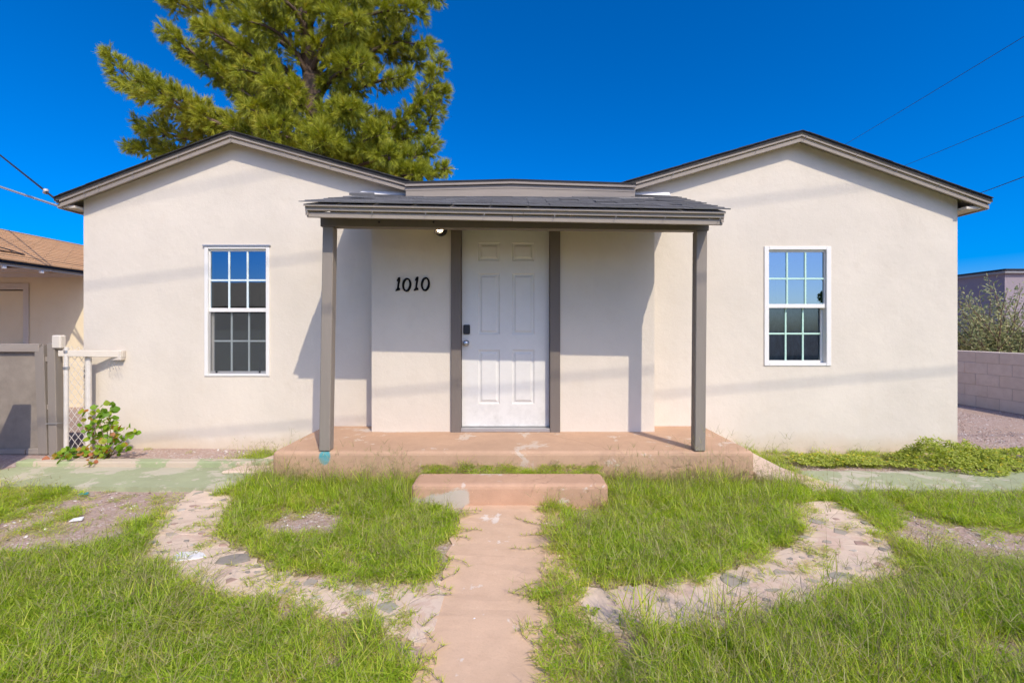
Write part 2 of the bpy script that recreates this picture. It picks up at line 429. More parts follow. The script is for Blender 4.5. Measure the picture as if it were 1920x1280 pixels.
m_ = Mat('painted_block', 0.9, 0.15)
c_ = m_.mix(m_.rand(), (0.76, 0.63, 0.50), (0.80, 0.67, 0.54))
m_.col(m_.mix(m_.ramp(m_.noise(9, 6, 0.7), [(0.4, 0), (0.8, 1)]), c_, (0.68, 0.55, 0.43))); m_.bump(m_.noise(70, 5, 0.7), 0.5, 0.006); M['block'] = m_.m
M['mortar'] = plain('block_joint', (0.58, 0.47, 0.37), 0.95)

m_ = Mat('desert_soil', 0.95, 0.1)
v_ = m_.voro(55, out='Color'); sep = m_.n('ShaderNodeSeparateColor'); m_.l(v_, sep.inputs[0])
c_ = m_.ramp(sep.outputs[0], [(0.0, (0.34, 0.235, 0.19)), (0.35, (0.45, 0.33, 0.27)), (0.7, (0.40, 0.29, 0.235)), (0.93, (0.56, 0.48, 0.42))])
c_ = m_.mix(m_.ramp(m_.noise(1.3, 6, 0.65), [(0.35, 0), (0.7, 1)]), c_, (0.42, 0.305, 0.235))
c_ = m_.mix(m_.math('MULTIPLY', m_.ramp(m_.noise(160, 3, 0.7), [(0.5, 0), (0.75, 1)]), 0.6), c_, (0.24, 0.16, 0.12))
m_.col(c_); m_.bump(m_.noise(6, 6, 0.7), 0.6, 0.03); m_.bump(m_.voro(55), 0.5, 0.008); M['soil'] = m_.m
m_ = Mat('pebble', 0.9, 0.2)
m_.col(m_.ramp(m_.rand(), [(0.0, (0.36, 0.25, 0.205)), (0.3, (0.46, 0.35, 0.29)), (0.55, (0.31, 0.23, 0.20)), (0.8, (0.52, 0.44, 0.385)), (0.95, (0.70, 0.66, 0.60))])); M['pebble'] = m_.m
m_ = Mat('asphalt', 0.9, 0.2); m_.col(m_.mix(m_.noise(120, 3), (0.04, 0.04, 0.042), (0.075, 0.073, 0.07))); m_.bump(m_.noise(200, 2), 0.4, 0.004); M['asphalt'] = m_.m
M['kerb'] = concrete('kerb_concrete', (0.42, 0.39, 0.35), (0.36, 0.33, 0.30), 0.7)

def leaf_mat(name, stops, trans=0.35, pos_noise=1.5, attr='tint', rough=0.5, dry=None, dry_at=(0.6, 0.75)):
    """leaf: base colour picked along a per-leaf tint, shifted by a broad patchiness; light also passes through"""
    m = Mat(name, rough, 0.3)
    a = m.attr(attr) if attr else m.rand()
    f = m.math('ADD', a, m.math('MULTIPLY', m.math('SUBTRACT', m.noise(pos_noise, 4, 0.6), 0.5), 0.7))
    c = m.ramp(f, stops)
    if dry is not None: c = m.mix(m.ramp(m.noise(0.9, 5, 0.7), [(dry_at[0], 0), (dry_at[1], 0.75)]), c, dry)
    m.col(c)
    tr = m.n('ShaderNodeBsdfTranslucent'); hs = m.n('ShaderNodeHueSaturation'); hs.inputs['Value'].default_value = 1.5; hs.inputs['Saturation'].default_value = 1.1
    m.l(c, hs.inputs['Color']); m.l(hs.outputs[0], tr.inputs[0])
    mx = m.n('ShaderNodeMixShader'); mx.inputs[0].default_value = trans
    m.l(m.b.outputs[0], mx.inputs[1]); m.l(tr.outputs[0], mx.inputs[2]); m.l(mx.outputs[0], m.out.inputs['Surface'])
    return m.m
M['grass'] = leaf_mat('grass_blade', [(0.0, (0.17, 0.29, 0.02)), (0.4, (0.35, 0.48, 0.036)), (0.75, (0.50, 0.57, 0.065)), (1.0, (0.66, 0.60, 0.14))], 0.46, 1.6)
M['straw'] = leaf_mat('dry_grass', [(0.0, (0.40, 0.30, 0.13)), (0.5, (0.56, 0.45, 0.20)), (1.0, (0.66, 0.57, 0.32))], 0.3, 2.2)
M['stalk'] = leaf_mat('seed_stalk', [(0.0, (0.20, 0.16, 0.07)), (0.5, (0.33, 0.29, 0.11)), (1.0, (0.38, 0.37, 0.13))], 0.2, 2.2)
M['needle'] = leaf_mat('pine_needle', [(0.0, (0.11, 0.15, 0.016)), (0.45, (0.32, 0.35, 0.03)), (0.8, (0.48, 0.47, 0.045)), (1.0, (0.58, 0.50, 0.075))], 0.16, 0.5)
M['shrub'] = leaf_mat('shrub_leaf', [(0.0, (0.11, 0.22, 0.012)), (0.5, (0.19, 0.33, 0.02)), (0.8, (0.33, 0.38, 0.03)), (0.9, (0.38, 0.20, 0.04)), (1.0, (0.40, 0.12, 0.05))], 0.35, 3, attr=None)
M['vine'] = leaf_mat('ground_cover_leaf', [(0.0, (0.22, 0.27, 0.03)), (0.5, (0.36, 0.42, 0.055)), (1.0, (0.50, 0.52, 0.10))], 0.35, 2)
M['olive'] = leaf_mat('grey_green_leaf', [(0.0, (0.17, 0.19, 0.08)), (0.5, (0.34, 0.36, 0.16)), (1.0, (0.52, 0.48, 0.23))], 0.3, 1)
M['treeleaf'] = leaf_mat('tree_leaf', [(0.0, (0.05, 0.09, 0.015)), (0.5, (0.09, 0.15, 0.02)), (1.0, (0.15, 0.21, 0.03))], 0.35, 0.6)
M['yellow'] = plain('yellow_petal', (0.75, 0.55, 0.02), 0.6)
m_ = Mat('bark', 0.95, 0.1); m_.col(m_.mix(m_.noise(9, 6, 0.7, m_.scale(m_.pos, (3, 3, 0.6))), (0.07, 0.045, 0.03), (0.24, 0.17, 0.125))); m_.bump(m_.noise(12, 5, 0.7, m_.scale(m_.pos, (3, 3, 0.6))), 0.8, 0.03); M['bark'] = m_.m
M['twig'] = plain('twig', (0.20, 0.13, 0.085), 0.9)
M['cone'] = plain('pine_cone', (0.07, 0.04, 0.025), 0.9)

m_ = Mat('clouded_film', 0.35, 0.4)
m_.col(m_.ramp(m_.noise(6, 6, 0.7, m_.scale(m_.pos, (1.6, 1, .8)), 0.8), [(0.35, (0.015, 0.02, 0.027)), (0.55, (0.06, 0.085, 0.11)), (0.75, (0.13, 0.17, 0.21))])); M['film'] = m_.m

# ================================================================ the setting
def axis(fine0, fine1, step, far):
    a = list(np.arange(fine0, fine1 + 1e-6, step)); d = step
    lo, hi = [], []; q = fine1
    while q < far: d *= 1.6; q += d; hi.append(q)
    d = step; q = fine0
    while q > -far: d *= 1.6; q -= d; lo.append(q)
    return np.array(lo[::-1] + a + hi)
gx, gy = axis(-10, 12, 0.25, 900), axis(-8, 12, 0.25, 900)
XX, YY = np.meshgrid(gx, gy, indexing='ij')
ZZ = ground_z(XX, YY) + 0.008 * np.sin(XX * 2.1 + YY * 1.3) * np.cos(YY * 2.7 - XX) * (np.abs(XX) < 14)
nx, ny = len(gx), len(gy)
idx = np.arange(nx * ny).reshape(nx, ny)
quads = np.stack([idx[:-1, :-1], idx[1:, :-1], idx[1:, 1:], idx[:-1, 1:]], -1).reshape(-1, 4)
tag(big_mesh('ground', np.stack([XX, YY, ZZ], -1).reshape(-1, 3), [quads], M['soil'], smooth=True), 'bare pinkish brown desert soil with fine gravel', kind='structure')

mb = MB().box(-60, 60, -17.5, -9.2, -0.3, 0.09)
tag(mb.build('street', M['asphalt']), 'dark asphalt street behind the front yard', kind='structure')
mb = MB().box(-60, 60, -9.19, -7.6, -0.3, 0.16)
tag(mb.build('pavement', M['kerb'], bevel=0.02), 'grey concrete pavement along the street', kind='structure')

SLAB_Z = 0.274
mb = MB().box(-2.107, 2.084, -1.05, 0.05, -0.12, SLAB_Z)
slab = tag(mb.build('porch_slab', M['slab'], bevel=0.035, seg=3), 'terracotta painted concrete porch slab under the posts', kind='structure')
mb = MB().box(-0.775, 0.70, -1.612, -1.33, -0.12, 0.178)
tag(mb.build('concrete_step', M['step'], bevel=0.035, seg=3), 'chipped terracotta concrete step in front of the porch slab', kind='structure')
mb = MB().box(2.09, 2.42, -1.075, 0.02, -0.12, 0.088)
tag(mb.build('side_step', M['mosaic'], bevel=0.018, seg=2), 'low concrete side step at the end of the porch slab beside the green walkway', kind='structure')
mb = MB().hexa([(2.43, -1.30, -.1), (2.72, -1.24, -.1), (2.50, -0.6, -.1), (2.43, -0.6, -.1), (2.43, -1.30, .028), (2.72, -1.24, .028), (2.50, -0.6, .028), (2.43, -0.6, .028)])
tag(mb.build('pavement_edge', M['mosaic'], bevel=0.01), 'thin wedge of pale concrete beside the low side step', kind='structure')
mb = MB().hexa([(-2.62, -0.95, -.1), (-2.115, -0.95, -.1), (-2.115, -0.05, -.1), (-2.30, -0.05, -.1), (-2.62, -0.95, .07), (-2.115, -0.95, .07), (-2.115, -0.05, .075), (-2.30, -0.05, .075)])
tag(mb.build('pavement_edge', M['mosaic'], bevel=0.012), 'pale concrete wedge between the kerb strip and the porch slab', kind='structure')

def rough_strip(name, left, right, ztop, mat, label, n=60, jit=0.012, thick=0.16):
    """a flat paving strip between two edge polylines, its rim a little ragged"""
    def resample(p):
        p = np.array(p, float); d = np.concatenate([[0], np.cumsum(np.linalg.norm(np.diff(p, axis=0), axis=1))]); t = np.linspace(0, d[-1], n)
        q = np.stack([np.interp(t, d, p[:, 0]), np.interp(t, d, p[:, 1])], 1)
        k = np.array([1, 2, 3, 4, 3, 2, 1]) / 16.0
        e = np.concatenate([np.repeat(q[:1], 3, 0), q, np.repeat(q[-1:], 3, 0)])
        s = np.stack([np.convolve(e[:, 0], k, 'valid'), np.convolve(e[:, 1], k, 'valid')], 1); s[0], s[-1] = q[0], q[-1]
        return s
    A, B = resample(left), resample(right); r = np.random.default_rng(len(left) * 7 + int(ztop * 1000))
    A += r.normal(0, jit, A.shape); B += r.normal(0, jit, B.shape)
    m = 5; V = []
    for i in range(n):
        for j in range(m):
            p = A[i] + (B[i] - A[i]) * j / (m - 1)
            V.append((p[0], p[1], ztop + float(ground_z(p[0], p[1])) + r.normal(0, 0.0015) - (0.006 if j in (0, m - 1) else 0)))
    Fc = [(i * m + j, i * m + j + 1, (i + 1) * m + j + 1, (i + 1) * m + j) for i in range(n - 1) for j in range(m - 1)]
    b = len(V)
    for i in range(n): V.append((V[i * m][0], V[i * m][1], ztop - thick)); V.append((V[i * m + m - 1][0], V[i * m + m - 1][1], ztop - thick))
    for i in range(n - 1):
        Fc.append((i * m, (i + 1) * m, b + 2 * i + 2, b + 2 * i)); Fc.append((i * m + m - 1, b + 2 * i + 1, b + 2 * i + 3, (i + 1) * m + m - 1))
    Fc.append(tuple(range(m - 1, -1, -1)) + (b, b + 1)[:1] + (b + 1,)); e = (n - 1) * m
    Fc.append(tuple(range(e, e + m)) + (b + 2 * n - 1, b + 2 * n - 2))
    o = MB().add(V, Fc).build(name, mat, smooth=False)
    tag(o, label, kind='structure')
    return o, A, B

PATH_X0, PATH_X1 = -0.385, 0.345
rough_strip('walkway', [(PATH_X0, -1.60), (PATH_X0, -7.6)], [(PATH_X1, -1.60), (PATH_X1, -7.6)], 0.024, M['path'], 'straight pinkish concrete path leading up to the step', n=90)
GREEN_Y0, GREEN_Y1 = -1.31, -0.77
rough_strip('green_walkway', [(-4.72, GREEN_Y0 + .02), (-2.3, GREEN_Y0)], [(-4.60, GREEN_Y1), (-2.3, GREEN_Y1)], 0.040, M['green'], 'pale green painted concrete walkway beside the leafy shrub', n=40, jit=0.004)
rough_strip('green_walkway', [(2.56, GREEN_Y0 + .05), (7.2, GREEN_Y0 + .1)], [(2.50, GREEN_Y1), (7.2, GREEN_Y1 + .05)], 0.040, M['green'], 'pale green painted concrete walkway below the yellow flowered ground cover', n=60, jit=0.006)
mb = MB().box(-4.64, -2.28, GREEN_Y1 - 0.004, -0.655, -0.1, 0.105)
tag(mb.build('kerb_strip', M['kerb_green'], bevel=0.012, seg=2), 'worn green painted kerb strip along the gravel bed', kind='structure')

outer_l = [G(*p) for p in ((365, 925), (318, 965), (290, 1000), (278, 1050), (330, 1090), (420, 1122), (520, 1142), (640, 1165), (720, 1190), (800, 1215))]
inner_l = [G(*p) for p in ((445, 935), (425, 960), (405, 1000), (425, 1030), (480, 1062), (560, 1086), (640, 1098), (720, 1105), (790, 1098), (845, 1095))]
outer_r = [G(*p) for p in ((1560, 938), (1620, 965), (1660, 1005), (1685, 1045), (1660, 1085), (1570, 1118), (1480, 1150), (1380, 1180), (1250, 1195), (1110, 1190))]
inner_r = [G(*p) for p in ((1480, 945), (1500, 962), (1510, 1000), (1480, 1030), (1430, 1052), (1350, 1075), (1270, 1090), (1200, 1098), (1130, 1108), (1075, 1105))]
paths = []
for out, inn, lab in ((outer_l, inner_l, 'curved pale mosaic stone path on the side of the leafy shrub'), (outer_r, inner_r, 'curved pale mosaic stone path on the side of the yellow flowered ground cover')):
    o, A, B = rough_strip('stone_path', inn, out, 0.022, M['mosaic'], lab, n=70, jit=0.018)
    paths.append((A, B))
    r = np.random.default_rng(5 if out is outer_l else 6)
    placed = []
    for k in range(400):
        if len(placed) >= 55: break
        i = r.integers(2, 66); v = r.uniform(0.08, 0.92); p = A[i] + (B[i] - A[i]) * v
        rad = float(np.clip(r.lognormal(-3.7, 0.75), 0.009, 0.10))
        mat = M['stone']
        if not placed and out is outer_l: p = np.array(G(360, 1052)); rad = 0.085; mat = M['white_stone']
        if any(np.hypot(*(p - q)) < rad + s + 0.012 for q, s in placed): continue
        placed.append((p, rad))
        n = r.integers(4, 8); ang = np.sort(r.uniform(0, 2 * np.pi, n)) if False else (np.arange(n) + r.uniform(-.3, .3, n)) * 2 * np.pi / n
        rr = rad * r.uniform(0.55, 1.3, n); asp = r.uniform(0.55, 1.0)
        z = 0.022 + float(ground_z(p[0], 0)); mb = MB()
        ring0 = [(p[0] + a * math.cos(t), p[1] + a * asp * math.sin(t), z - 0.01) for a, t in zip(rr, ang)]
        ring1 = [(x_, y_, z + 0.002) for x_, y_, _ in ring0]
        ring2 = [(p[0] + (x_ - p[0]) * .9, p[1] + (y_ - p[1]) * .9, z + 0.004) for x_, y_, _ in ring0]
        mb.add(ring0 + ring1 + ring2, [(j, (j + 1) % n, n + (j + 1) % n, n + j) for j in range(n)] + [(n + j, n + (j + 1) % n, 2 * n + (j + 1) % n, 2 * n + j) for j in range(n)] + [tuple(range(2 * n, 3 * n))])
        mb.build('stone', mat, o)

# ================================================================ the house
house = thing('house', 'single storey cream stucco house with two gables and a small porch', 'house')
TOP = [(-4.912, 2.743), (-3.036, 3.4555), (-1.10, 2.915), (1.12, 2.895), (3.066, 3.4606), (5.095, 2.733)]   # top of the shingles along the front
def top_z(x):
    return float(np.interp(x, [p[0] for p in TOP], [p[1] for p in TOP]))
BACK_Y = 7.6

def wall_front(name, x0, x1, y0, y1, z0, ztop, holes, mats, parent, cuts=(), label=None):
    """a thick wall facing the camera whose top follows ztop(x), with rectangular openings (x0, x1, z0, z1)"""
    xs = sorted(set([x0, x1] + [c for c in cuts if x0 < c < x1] + [h[0] for h in holes] + [h[1] for h in holes]))
    mb = MB()
    for a, b in zip(xs[:-1], xs[1:]):
        spans = []; lo = z0
        for h in sorted(holes, key=lambda q: q[2]):
            if h[0] <= a + 1e-6 and h[1] >= b - 1e-6: spans.append((lo, lo, h[2], h[2])); lo = h[3]
        spans.append((lo, lo, ztop(a), ztop(b)))
        for la, lb, ta, tb in spans:
            mb.quad((a, y0, la), (b, y0, lb), (b, y0, tb), (a, y0, ta)); mb.quad((a, y1, la), (a, y1, ta), (b, y1, tb), (b, y1, lb), 1)
        mb.quad((a, y0, ztop(a)), (b, y0, ztop(b)), (b, y1, ztop(b)), (a, y1, ztop(a)))
    for h in holes:
        a, b, c, d = h
        mb.quad((a, y0, c), (a, y0, d), (a, y1, d), (a, y1, c)); mb.quad((b, y0, c), (b, y1, c), (b, y1, d), (b, y0, d))
        mb.quad((a, y0, d), (b, y0, d), (b, y1, d), (a, y1, d)); mb.quad((a, y0, c), (a, y1, c), (b, y1, c), (b, y0, c))
    for x in (x0, x1): mb.quad((x, y0, z0), (x, y1, z0), (x, y1, ztop(x)), (x, y0, ztop(x)))
    o = mb.build(name, mats, parent, fix=False)
    if label: o['label'] = label
    return o

WX0, WX1 = -4.736, 4.865
wl = (-3.405, -2.690, 0.822, 2.246)
wr = (2.738, 3.472, 0.935, 2.246)
under = lambda x: top_z(x) - 0.055
wm = [M['stucco'], M['inside']]
wall_front('wall', WX0, -1.11, 0.0, 0.15, -0.15, under, [wl], wm, house, cuts=[-3.036])
wall_front('wall', 1.21, WX1, 0.0, 0.15, -0.15, under, [wr], wm, house, cuts=[3.066])
VX0, VX1, VY = -1.483, 1.450, -0.28
DX0, DX1, DZ0, DZ1 = -0.553, 0.362, 0.318, 2.376
wall_front('wall', VX0, VX1, VY, VY + 0.15, SLAB_Z - 0.05, lambda x: 2.70, [(DX0 - 0.04, DX1 + 0.04, SLAB_Z - 0.03, DZ1 + 0.04)], wm, house)
for x in (VX0, VX1 - 0.12): MB().box(x + .001, x + 0.119, VY + 0.151, 0.0, SLAB_Z - 0.05, 2.69).build('wall', M['stucco'], house)
MB().box(-1.11, 1.21, 0.16, 0.25, -0.1, 2.72).build('partition', M['inside'], house)
for x, s in ((WX0, 1), (WX1, -1)):
    a, b = sorted((x, x + s * 0.15)); MB().box(a, b, 0.151, BACK_Y - 0.3, -0.15, top_z(x) - 0.06).build('wall', M['stucco'], house)
MB().box(WX0, WX1, BACK_Y - 0.3, BACK_Y - 0.15, -0.15, 2.66).build('wall', M['stucco'], house)
MB().box(WX0 + .15, WX1 - .15, 0.26, BACK_Y - 0.31, 0.1, 0.25).build('floor', M['inside'], house)
MB().box(WX0 + .15, WX1 - .15, 0.26, BACK_Y - 0.31, 2.50, 2.56).build('ceiling', M['inside'], house)
MB().box(WX0 + .15, WX1 - .15, 3.2, 3.3, 0.25, 2.50).build('partition', M['inside'], house)

# main roof: a folded plate that follows TOP from the front rakes to the back
def roof_plate(name, prof, y0, y1, t, mats, parent):
    mb = MB(); n = len(prof)
    for (xa, za), (xb, zb) in zip(prof[:-1], prof[1:]):
        mb.quad((xa, y0, za), (xb, y0, zb), (xb, y1, zb), (xa, y1, za), 0)
        mb.quad((xa, y0, za - t), (xa, y1, za - t), (xb, y1, zb - t), (xb, y0, zb - t), 1)
        mb.quad((xa, y0, za - t), (xb, y0, zb - t), (xb, y0, zb), (xa, y0, za), 0); mb.quad((xb, y1, zb - t), (xa, y1, za - t), (xa, y1, za), (xb, y1, zb), 0)
    for x, z in (prof[0], prof[-1]): mb.quad((x, y0, z - t), (x, y0, z), (x, y1, z), (x, y1, z - t), 0)
    return mb.build(name, mats, parent, fix=False)
low = [(x, z - 0.012) for x, z in TOP]
roof = roof_plate('roof', low, -0.150, BACK_Y, 0.03, [M['shingle_dark'], M['cream_board']], house)
MIDTOP = [(-1.155, 2.885), (-0.03, 2.914), (1.16, 2.876), (1.275, 2.872)]
roof_plate('roof', MIDTOP, -0.222, 1.5, 0.022, [M['shingle_dark'], M['cream_board']], house)

def rake_boards(prof, y, parent, specs):
    for (xa, za), (xb, zb) in zip(prof[:-1], prof[1:]):
        for d0, d1, yo, nm in specs:
            P = [(xa, y + yo, za - d1), (xb, y + yo, zb - d1), (xb, y + yo + 0.022, zb - d1), (xa, y + yo + 0.022, za - d1),
                 (xa, y + yo, za - d0), (xb, y + yo, zb - d0), (xb, y + yo + 0.022, zb - d0), (xa, y + yo + 0.022, za - d0)]
            MB().hexa(P).build(nm, M['taupe'], parent, bevel=0.002)
two = [(0.018, 0.066, 0.0, 'fascia_board'), (0.074, 0.117, 0.016, 'fascia_trim')]
ins = lambda p, a: (p[0] + a, float(np.interp(p[0] + a, [q[0] for q in TOP], [q[1] for q in TOP])))
rake_boards([ins(TOP[0], 0.015), TOP[1], TOP[2]], -0.145, house, two)
rake_boards([TOP[3], TOP[4], ins(TOP[5], -0.015)], -0.145, house, two)
rake_boards(MIDTOP, -0.218, house, [(0.004, 0.048, 0.0, 'fascia_board')])
mb = MB()
for (xa, za), (xb, zb) in zip(MIDTOP[:-1], MIDTOP[1:]):
    mb.hexa([(xa, -0.195, za - .088), (xb, -0.195, zb - .088), (xb, -0.12, zb - .088), (xa, -0.12, za - .088), (xa, -0.195, za - .052), (xb, -0.195, zb - .052), (xb, -0.12, zb - .052), (xa, -0.12, za - .052)])
mb.build('roof_panel_board', M['taupe'], house)
mb = MB()
mb.hexa([(-1.15, -0.191, 2.66), (1.272, -0.191, 2.66), (1.272, -0.12, 2.66), (-1.15, -0.12, 2.66), (-1.15, -0.191, 2.835), (1.272, -0.191, 2.822), (1.272, -0.12, 2.822), (-1.15, -0.12, 2.835)])
mb.build('roof_panel_board', M['taupe'], house)
# eave returns: boards along the side eaves and a soffit block at each outer corner
for x, s in ((TOP[0][0], 1), (TOP[-1][0], -1)):
    z = top_z(x)
    xa, xb = sorted((x + s * 0.02, x + s * 0.045)); MB().box(xa, xb, -0.119, BACK_Y, z - 0.115, z - 0.044).build('fascia_board', M['taupe'], house)
    wx = WX0 if s > 0 else WX1
    xa, xb = sorted((x + s * 0.046, wx)); MB().box(xa, xb, -0.10, BACK_Y - .3, z - 0.10, z - 0.075).build('soffit', M['cream_board'], house)
# shingle tabs that stick out unevenly along the rakes
tab = MB().box(-0.165, 0.165, -0.010, 0.14, -0.004, 0.004).mesh('shingle'); tab.materials.append(M['shingle_dark'])
for (xa, za), (xb, zb) in zip(TOP[:-1], TOP[1:]):
    if abs(zb - za) < 0.1: continue
    L = math.hypot(xb - xa, zb - za); n = int(L / 0.15); a = math.atan2(zb - za, xb - xa)
    for i in range(n):
        t = min(max((i + 0.5) / n, .168 / L), 1 - .168 / L); o = link('shingle', tab, roof, (xa + (xb - xa) * t, -0.152 + random.uniform(-.004, .004), za + (zb - za) * t - 0.006 + (i % 2) * 0.003), (0, -a + (0.010 if (zb > za) else -0.010), 0))

# ---- windows
def window(x0, x1, z0, z1, zm, fw, screened, label):
    bar = M['muntin'] if screened else M['muntin_green']
    y = -0.012
    mb = MB(); T = 0.10
    mb.box(x0, x0 + fw, y, T, z0, z1); mb.box(x1 - fw, x1, y, T, z0, z1); mb.box(x0 + fw, x1 - fw, y, T, z1 - fw * .75, z1); mb.box(x0 + fw, x1 - fw, y + .001, T, z0, z0 + fw * .6)
    w = mb.build('window', M['vinyl'], house, bevel=0.004); w['label'] = label
    a, b, c, d = x0 + fw, x1 - fw, z0 + fw * .6, z1 - fw * .75
    def sash(za, zb, yy, side, rail, glassm, nm):
        s = MB(); s.box(a, a + side, yy, yy + .03, za, zb); s.box(b - side, b, yy, yy + .03, za, zb); s.box(a + side, b - side, yy + .001, yy + .029, zb - rail, zb); s.box(a + side, b - side, yy + .001, yy + .029, za, za + rail)
        s.build('sash', M['vinyl'], w, bevel=0.003)
        ga, gb, gc, gd = a + side, b - side, za + rail, zb - rail; mw = 0.019
        us = [ga + (gb - ga) * k / 3 for k in range(4)]; vs_ = [gc + (gd - gc) * k / 2 for k in range(3)]
        for k in (1, 2): MB().box(us[k] - mw / 2, us[k] + mw / 2, yy + .004, yy + .022, gc, gd).build('muntin', bar, w, bevel=0.002)
        MB().box(ga, gb, yy + .006, yy + .020, vs_[1] - mw / 2, vs_[1] + mw / 2).build('muntin', bar, w, bevel=0.002)
        for i in range(3):
            for j in range(2):
                MB().quad((us[i], yy + .013, vs_[j]), (us[i + 1], yy + .013, vs_[j]), (us[i + 1], yy + .013, vs_[j + 1]), (us[i], yy + .013, vs_[j + 1])).build('pane', glassm, w, fix=False)
    sash(zm - .012, d, 0.012, 0.012, 0.022, M['glass_up'], 'upper')
    sash(c, zm + .018, 0.048, 0.028, 0.026, M['glass_low'], 'lower')
    MB().box(a, b, 0.008, 0.046, zm - 0.022, zm + 0.022).build('meeting_rail', M['vinyl'], w, bevel=0.003)
    if not screened: MB().box(a + .01, b - .01, .085, .088, c, zm).build('window_film', M['film'], w)
    if screened:
        s = MB(); s.box(a, a + .014, .020, .030, c, zm - .024); s.box(b - .014, b, .020, .030, c, zm - .024); s.box(a + .014, b - .014, .021, .029, c, c + .03)
        s.build('screen_frame', M['alu'], w)
        MB().quad((a, .0255, c), (b, .0255, c), (b, .0255, zm - .024), (a, .0255, zm - .024)).build('insect_screen', M['screen'], w, fix=False)
        for xx in (a + .08, b - .08): MB().box(xx - .008, xx + .008, .010, .020, c + .012, c + .030).build('screen_clip', M['black'], w)
        MB().box(x0 - .012, x1 + .012, -.024, .0, z1 + .001, z1 + .014).build('drip_cap', M['alu'], w)
    return w
window(*wl, 1.548, 0.040, True, 'white window with an insect screen over its lower sash')
window(*wr, 1.592, 0.052, False, 'white window with pale green bars and no screen')

# ---- door, its frame and what hangs by it
def box_part(name, mat, parent, *b, bevel=0.0): return MB().box(*b).build(name, mat, parent, bevel=bevel)
fr = MB()
fr.box(DX0 - 0.105, DX0 - 0.003, VY - 0.028, VY + 0.06, SLAB_Z - .012, DZ1 + 0.05); fr.box(DX1 + 0.003, DX1 + 0.108, VY - 0.028, VY + 0.06, SLAB_Z - .012, DZ1 + 0.05); fr.box(DX0 - .105, DX1 + .108, VY - 0.030, VY + 0.058, DZ1 + .004, DZ1 + .11)
fr.build('door_frame', M['taupe_dark'], house, bevel=0.004)
box_part('threshold', M['alu'], house, DX0 - .003, DX1 + .003, VY - 0.02, VY + .09, SLAB_Z + .001, DZ0 - .006, bevel=0.004)
DY = VY + 0.062
def panel_rects():
    r = []
    for xa, xb in ((896.5, 937), (960, 1002)):
        for ya, yb in ((455, 489), (512.5, 627), (656, 757)):
            D = DY + CAM_D; a = W(xa, yb, D); b = W(xb, ya, D); r.append((a.x, b.x, a.z, b.z))
    return r
rects = panel_rects()
xs = sorted(set([DX0, DX1] + [q for r in rects for q in r[:2]])); zs = sorted(set([DZ0, DZ1] + [round(q, 4) for r in rects for q in r[2:]]))
mb = MB()
inside_r = lambda x, z: any(r[0] < x < r[1] and r[2] < z < r[3] for r in rects)
for a, b in zip(xs[:-1], xs[1:]):
    for c, d in zip(zs[:-1], zs[1:]):
        if not inside_r((a + b) / 2, (c + d) / 2): mb.quad((a, DY, c), (b, DY, c), (b, DY, d), (a, DY, d))
mb.quad((DX0, DY, DZ0), (DX0, DY, DZ1), (DX0, DY + .045, DZ1), (DX0, DY + .045, DZ0)); mb.quad((DX1, DY, DZ0), (DX1, DY + .045, DZ0), (DX1, DY + .045, DZ1), (DX1, DY, DZ1))
mb.quad((DX0, DY, DZ1), (DX1, DY, DZ1), (DX1, DY + .045, DZ1), (DX0, DY + .045, DZ1)); mb.quad((DX0, DY + .045, DZ0), (DX0, DY + .045, DZ1), (DX1, DY + .045, DZ1), (DX1, DY + .045, DZ0))
door = mb.build('door', M['door'], house, fix=False); door['label'] = 'white six panel front door with black keypad'
for a, b, c, d in rects:
    p = MB(); rings = [(0, 0), (.010, .011), (.024, .011), (.042, .001)]
    P = [[(a + i, DY + y, c + i), (b - i, DY + y, c + i), (b - i, DY + y, d - i), (a + i, DY + y, d - i)] for i, y in rings]
    for q, s in zip(P[:-1], P[1:]):
        for k in range(4): p.quad(q[k], q[(k + 1) % 4], s[(k + 1) % 4], s[k])
    p.quad(*P[-1]); p.build('door_panel', M['door'], door, fix=False)
kp = W(875, 617.5, DY + CAM_D - .02)
k = box_part('keypad_lock', M['black'], door, kp.x - .034, kp.x + .034, DY - .028, DY - .0005, kp.z - .05, kp.z + .05, bevel=0.008)
kn = W(873.5, 643, DY + CAM_D - .03)
MB().lathe([(.034, 0.001), (.034, .006), (.014, .010), (.013, .030), (.027, .038), (.031, .050), (.026, .062), (.010, .066)], 20, (kn.x, DY, kn.z), 'Y').build('knob', M['steel'], door, smooth=True)

